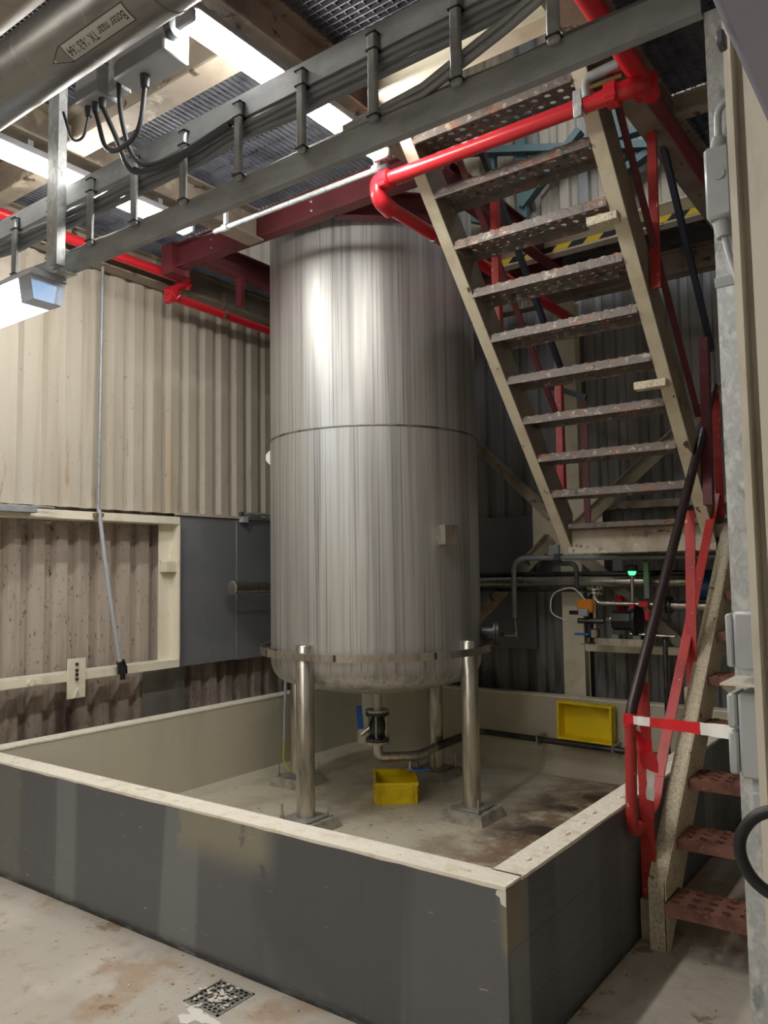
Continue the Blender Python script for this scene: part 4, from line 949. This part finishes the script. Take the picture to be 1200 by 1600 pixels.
e2.part('plug', MB().tube([(-0.355, 1.77, 1.176), (-0.355, 1.77, 1.13)], 0.022, 14), m_plastic)
e2.part('tail_box', MB().box((-0.375, 1.74, 1.10), (-0.315, 1.80, 1.15), 0.005), m_plastic)
loop_cable([(-0.20, 1.20, 1.275), (-0.255, 1.20, 1.262), (-0.282, 1.20, 1.215), (-0.262, 1.20, 1.165), (-0.16, 1.20, 1.13)], 0.0085, 'thick black cable loop at the lower right edge', m_black, 0.05)
single('cable_hook', MB().box((-0.20, 1.195, 1.10), (-0.30+0.12, 1.60, 1.14), 0.002), m_galvdull, 'cable hook bracket at the right edge, out of frame', 'bracket')

# ================================================================= BACK WALL STEELWORK
cc = Thing('steel_column', 'cream steel column in front of the back wall with gusset plate', 'column', (-2.6, 6.1, 0))
k = MB(); k.box((-2.67, 6.07, 0), (-2.49, 6.08, 3.8)); k.box((-2.67, 6.17, 0), (-2.49, 6.18, 3.8)); k.box((-2.585, 6.08, 0), (-2.575, 6.17, 3.8)); cc.part('section', k, m_cream)
cc.part('gusset', MB().prism([(-2.90, 6.065, 2.18), (-2.90, 6.065, 1.72), (-2.72, 6.065, 1.72), (-2.30, 6.065, 1.60), (-2.30, 6.065, 2.15)], (0, -0.012, 0)), m_cream)
def brace(a, b, label, wd=0.09):
    mb = MB(); a = Vector(a); b = Vector(b); mb.beam(a, b, 0.008, wd, (0, 0, 1)); off = Vector((0, -0.035, 0)); up = (b-a).normalized().cross(Vector((0, 1, 0))); up = up if up.z > 0 else -up
    mb.beam(a+up*wd/2+off, b+up*wd/2+off, 0.07, 0.008, up)
    single('diagonal_brace', mb, m_creamdirty, label, 'brace')
brace((-3.42, 6.03, 2.70), (-2.72, 6.03, 2.03), 'cream diagonal brace rising left from the gusset behind the tank')
brace((-3.50, 6.03, 1.11), (-2.72, 6.03, 1.85), 'cream diagonal brace falling left below the gusset')
brace((-2.50, 6.03, 1.92), (-1.30, 6.03, 2.90), 'cream diagonal brace rising right behind the stair treads')
brace((-2.47, 6.03, 1.70), (-1.25, 6.03, 0.62), 'cream diagonal brace falling right behind the pump')
single('wall_girt', MB().box((-2.45, 6.10, 2.06), (1.5, 6.20, 2.12), 0.003), m_creamdirty, 'horizontal cream girt on the back wall above the landing', 'girt')
single('pump_shelf', MB().box((-2.45, 5.98, 0.955), (-1.55, 6.10, 1.015), 0.003), m_cream, 'cream horizontal angle under the pump on the back wall', 'girt')
tl = Thing('wind_bracing', 'teal painted steel bracing on the upper back wall', 'bracing', (-2.5, 6.15, 4.3))
for a, b in (((-3.25, 6.15, 4.0), (-3.25, 6.15, 5.9)), ((-2.95, 6.15, 4.0), (-2.95, 6.15, 5.9)), ((-2.08, 6.15, 4.0), (-2.08, 6.15, 5.9)), ((-3.6, 6.10, 5.45), (-1.2, 6.10, 4.72)), ((-3.9, 6.12, 5.10), (0.2, 6.12, 5.05)), ((-2.95, 6.13, 4.75), (-2.40, 6.13, 5.25)), ((-2.2, 6.13, 4.72), (-1.3, 6.13, 5.1)), ((-3.7, 6.13, 4.9), (-2.95, 6.13, 4.55))):
    k = MB(); k.beam(a, b, 0.09, 0.06); tl.part('member', k, m_teal)

# pipes along the back wall
bpz = Thing('process_pipe', 'upper bright stainless pipe along the back wall above the pump', 'pipe', (-2.5, 6.0, 1.47))
bpz.part('tube', MB().tube([(-4.7, 5.9, 1.499), (0.6, 5.9, 1.499)], 0.042, 20), m_shiny)
for x in (-2.95, -2.45): bpz.part('sleeve', MB().tube([(x, 5.9, 1.499), (x+0.03, 5.9, 1.499)], 0.045, 20), m_shiny)
bpy2 = Thing('process_pipe', 'lower dark stainless pipe just below the bright pipe on the back wall', 'pipe', (-2.9, 6.0, 1.40))
bpy2.part('tube', MB().tube([(-4.7, 5.9, 1.434), (-2.3, 5.9, 1.434)], 0.016, 14), m_darksteel)
bp3 = Thing('process_pipe', 'dark pipe behind and above the bright pipe on the back wall', 'pipe', (-2.9, 6.0, 1.54))
bp3.part('tube', MB().tube([(-4.7, 5.94, 1.557), (0.6, 5.94, 1.557)], 0.022, 14), m_darksteel)
gb = Thing('grey_conduit', 'grey conduit running under the landing and bending down at its left end', 'conduit', (-2.2, 5.7, 1.2))
gb.part('tube', MB().tube(arc([(-2.912, 5.7, 1.22), (-2.905, 5.7, 1.69), (0.5, 5.7, 1.655)], 0.11, 8), 0.020, 14), m_galvdull)
gb.part('clip', MB().box((-2.545, 5.66, 1.665), (-2.50, 5.74, 1.715), 0.003), m_dkplastic)
gb.part('bracket_box', MB().box((-2.60, 5.69, 1.705), (-2.52, 5.73, 1.785), 0.003), m_channel)
gb.part('drop_bend', MB().tube(arc([(-2.55, 5.72, 1.665), (-2.52, 5.74, 1.64), (-2.40, 5.74, 1.64), (-2.40, 5.74, 1.46)], 0.06, 6), 0.018, 12), m_dkplastic, label='black conduit bend')
hs = Thing('level_switch', 'small steel plug hanging on a thin wire from the grey conduit end', 'sensor', (-2.97, 5.7, 1.06))
hs.part('body', MB().tube([(-3.0, 5.7, 1.085), (-2.90, 5.7, 1.085)], 0.022, 14), m_shiny)
hs.part('nut', MB().tube([(-3.035, 5.7, 1.087), (-3.0, 5.7, 1.085)], 0.016, 6), m_dkplastic)
hs.part('wire', MB().tube([(-2.912, 5.7, 1.225), (-2.905, 5.7, 1.16), (-2.90, 5.7, 1.10)], 0.003, 6), m_white)
single('strut_hanger', MB().box((-1.905, 5.78, 1.375), (-1.865, 5.82, 1.64), 0.003), m_galvdull, 'short grey strut hanging from the conduit above the pump', 'strut')
# pump set
pu = Thing('diaphragm_pump', 'small black diaphragm pump on a stainless tray by the back wall', 'pump', (-2.05, 5.72, 1.05))
k = MB(); k.box((-2.33, 5.60, 1.045), (-1.86, 5.85, 1.050)); k.box((-2.21, 5.595, 1.045), (-1.86, 5.600, 1.095)); k.box((-1.865, 5.60, 1.045), (-1.86, 5.85, 1.095)); pu.part('tray', k, m_shiny)
pu.part('body', MB().tube([(-2.11, 5.71, 1.22), (-1.97, 5.71, 1.22)], 0.072, 8), m_pumpblack)
pu.part('chamber', MB().lathe([(0.0, 0), (0.03, 0), (0.055, 0.008), (0.060, 0.012), (0.118, 0.025), (0.122, 0.035), (0.122, 0.055), (0.10, 0.065), (0, 0.065)], (-1.98, 5.71, 1.225), (1, 0, 0), n=28), m_pumpblack)
pu.part('inlet', MB().lathe([(0.0, 0), (0.018, 0), (0.022, 0.03), (0.035, 0.035), (0.035, 0.05)], (-2.165, 5.71, 1.225), (1, 0, 0), n=16), m_shiny)
for x in (-2.09, -1.93): pu.part('foot', MB().box((x-0.03, 5.66, 1.05), (x+0.03, 5.76, 1.12), 0.006), m_greyplate)
lineg = Thing('pump_pipework', 'thin stainless pipework with flanges in front of the pump', 'pipework', (-2.2, 5.66, 1.05))
lineg.part('riser', MB().tube([(-2.235, 5.66, 1.06), (-2.235, 5.66, 1.44)], 0.017, 14), m_shiny)
lineg.part('branch', MB().tube(arc([(-2.235, 5.66, 1.42), (-2.215, 5.66, 1.345), (-1.30, 5.66, 1.335)], 0.06, 6), 0.017, 14), m_shiny)
for z in (1.415, 1.44): 
    k = MB(); flange(k, (-2.225, 5.66, z), (0, 0, 1), 0.062, 0.013, 4); lineg.part('flange', k, m_shiny)
for x in (-1.72, -1.69):
    k = MB(); flange(k, (x, 5.66, 1.338), (1, 0, 0), 0.062, 0.014, 4); lineg.part('flange', k, m_darksteel)
lineg.part('larger_run', MB().tube([(-1.69, 5.66, 1.338), (-1.0, 5.66, 1.33)], 0.034, 16), m_shiny)
lineg.part('isolating_valve', MB().box((-2.265, 5.63, 1.085), (-2.205, 5.69, 1.16), 0.01), m_shiny)
k = MB(); k.beam((-2.27, 5.62, 1.118), (-2.37, 5.60, 1.118), 0.026, 0.016); lineg.part('lever', k, m_blue, label='blue lever')
ac = Thing('valve_actuator', 'orange and black valve actuator with a thin hose left of the pump', 'actuator', (-2.3, 5.62, 1.2))
ac.part('case', MB().box((-2.35, 5.60, 1.275), (-2.225, 5.64, 1.375), 0.012), m_orange)
ac.part('solenoid', MB().box((-2.33, 5.575, 1.25), (-2.255, 5.605, 1.305), 0.004), m_plastic)
ac.part('connector', MB().box((-2.40, 5.575, 1.262), (-2.335, 5.60, 1.292), 0.004), m_black)
ac.part('manifold', MB().tube([(-2.35, 5.62, 1.215), (-2.16, 5.64, 1.215)], 0.02, 12), m_darksteel)
ac.part('cylinder', MB().tube([(-2.285, 5.68, 1.09), (-2.285, 5.68, 1.42)], 0.03, 14), m_bluerail)
ac.part('hose', MB().tube(arc([(-2.28, 5.60, 1.37), (-2.36, 5.58, 1.47), (-2.55, 5.60, 1.42), (-2.56, 5.60, 1.26), (-2.44, 5.60, 1.22)], 0.12, 7), 0.005, 8), m_white)
sl2 = Thing('status_lamp', 'small sensor with a glowing green ring above the pump', 'lamp', (-1.94, 5.64, 1.36))
sl2.part('stem', MB().tube([(-1.94, 5.63, 1.36), (-1.935, 5.63, 1.55)], 0.013, 10), m_shiny)
sl2.part('ring', MB().tube([(-1.935, 5.63, 1.548), (-1.935, 5.63, 1.575)], [0.02, 0.03], 14), m_green)
sl2.part('head', MB().box((-1.975, 5.60, 1.577), (-1.90, 5.66, 1.62), 0.006), m_bluerail)
for i, (x, z, lab) in enumerate(((-1.945, 1.31, 'red plastic tag hanging below the green status lamp'), (-1.84, 1.27, 'red plastic tag hanging right of the pump'), (-1.86, 1.345, 'red padlock clasp on the pipe above the right tag'))):
    k = MB(); k.box((x-0.016, 5.625, z-0.04), (x+0.016, 5.633, z+0.035), 0.003) if i < 2 else k.box((x-0.035, 5.62, z-0.025), (x+0.035, 5.640, z+0.02), 0.006)
    single('lockout_tag', k, m_taperd, lab, 'tag')
k = MB(); k.lathe([(0, 0), (0.05, 0.01), (0.065, 0.04), (0.05, 0.07), (0, 0.075)], (-2.12, 5.80, 1.32), (0.9, 0, 0.45), n=14)
single('red_cloth', k, m_taperd, 'crumpled red cover behind the pump', 'cloth')
bm2 = Thing('blue_motor', 'blue painted motor behind the crossing red rails', 'motor', (-1.5, 5.8, 1.35))
bm2.part('body', MB().tube([(-1.56, 5.85, 1.46), (-1.32, 5.85, 1.46)], 0.10, 24), m_bluemotor)
bm2.part('end_shield', MB().tube([(-1.60, 5.85, 1.46), (-1.56, 5.85, 1.46)], [0.07, 0.10], 24), m_shiny)
bm2.part('mount', MB().box((-1.52, 5.78, 1.02), (-1.36, 5.92, 1.37)), m_darksteel)
single('stand_pipe', MB().tube(arc([(-1.752, 5.7, 0.30), (-1.742, 5.7, 1.10), (-1.742, 5.75, 1.10)], 0.02, 3), 0.017, 12), m_darksteel, 'thin grey upright pipe in front of the back wall right of the pump', 'pipe')
single('rod_handle', MB().tube([(-1.98, 5.68, 1.125), (-1.66, 5.66, 1.12)], [0.014, 0.010], 10), m_shiny, 'thin steel rod lying level right of the pump tray', 'rod')
# plinth and chute behind the lower flight
single('concrete_plinth', MB().box((-1.15, 5.75, 0.0), (0.8, 6.05, 0.36), 0.01), m_blockin, 'low grey concrete plinth behind the lower stair flight', 'plinth')
k = MB(); k.prism([(-1.0, 4.75, 0.35), (-0.85, 4.75, 0.35), (-0.62, 4.75, 0.0), (-0.77, 4.75, 0.0)], (0, 0.08, 0)); k.box((-1.02, 4.72, 0.34), (-0.4, 4.9, 0.38), 0.004)
single('support_frame', k, m_channel, 'grey painted support leg seen between the lower treads', 'support')
single('knee_brace', MB().beam((-0.75, 4.9, 1.05), (-0.35, 4.9, 0.78), 0.06, 0.07), m_cream, 'short cream angle seen behind the lower treads', 'brace')

# ================================================================= FLOOR ITEMS
dr = Thing('floor_drain', 'square perforated floor drain with paint chips in front of the bund', 'drain', (-2.374, 2.138, 0.0))
k = MB(); xd, yd = -2.374, 2.138; hw = 0.094
k.box((xd-hw, yd-hw, 0), (xd+hw, yd-hw+0.008, 0.004)); k.box((xd-hw, yd+hw-0.008, 0), (xd+hw, yd+hw, 0.004)); k.box((xd-hw, yd-hw, 0), (xd-hw+0.008, yd+hw, 0.004)); k.box((xd+hw-0.008, yd-hw, 0), (xd+hw, yd+hw, 0.004))
dr.part('frame', k, m_conc)
tm = tread_mesh(2*hw-0.016, 2*hw-0.016, 0.008, 0.0005, 7, 7)
dr.part('grate', MB().add([(xd-hw+0.008+v[0], yd-hw+0.008+v[1], 0.0022+max(v[2], 0)*0.2) for v in tm.v], tm.f), m_greyplate)
dr.part('sump', MB().box((xd-hw+0.008, yd-hw+0.008, 0.0003), (xd+hw-0.008, yd+hw-0.008, 0.0008)), m_black)
ch = MB(); rnd = random.Random(3)
def chip(mb, x, y, z, s):
    n = rnd.choice((4, 5)); a0 = rnd.uniform(0, 6); vs = []; tilt = rnd.uniform(0, 0.35)
    pts = [(s*rnd.uniform(0.6, 1.2)*math.cos(a0+k2*2*PI/n), s*rnd.uniform(0.4, 1.0)*math.sin(a0+k2*2*PI/n)) for k2 in range(n)]
    vs = [(x+a, y+b, z+0.001+abs(a)*tilt) for a, b in pts]+[(x+a, y+b, z+0.003+abs(a)*tilt) for a, b in pts]
    mb.add(vs, [list(range(n))[::-1], list(range(n, 2*n))]+[(k2, (k2+1) % n, n+(k2+1) % n, n+k2) for k2 in range(n)])
for i in range(60): chip(ch, xd+rnd.gauss(0, 0.045), yd+rnd.gauss(0, 0.045), 0.004, rnd.uniform(0.004, 0.014))
for i in range(50): chip(ch, xd+rnd.uniform(-0.5, 0.6), yd+rnd.uniform(-0.22, 0.08), 0.0, rnd.uniform(0.002, 0.007))
for i in range(120): chip(ch, rnd.uniform(-4.3, -1.3), rnd.uniform(1.3, 2.27), 0.0, rnd.uniform(0.0015, 0.004))
for i in range(8): chip(ch, rnd.uniform(-1.1, -0.75), rnd.uniform(3.1, 3.7), 0.0, rnd.uniform(0.004, 0.009))
single('paint_flakes', ch, m_chip, 'scattered pale paint flakes over the floor and drain', 'debris', kind='stuff')
sp = MB(); n = 22; vs = []
for k2 in range(n):
    a = 2*PI*k2/n; r_ = 0.055*(1+0.45*math.sin(3*a+1)+0.2*math.sin(7*a)); vs.append((-2.345+r_*1.3*math.cos(a), 2.005+r_*0.8*math.sin(a)))
sp.add([(x, y, 0.0005) for x, y in vs]+[(x, y, 0.0018) for x, y in vs], [list(range(n))[::-1], list(range(n, 2*n))]+[(k2, (k2+1) % n, n+(k2+1) % n, n+k2) for k2 in range(n)])
single('paint_spill', sp, m_white, 'dried white paint spill at the front corner of the drain', 'spill')
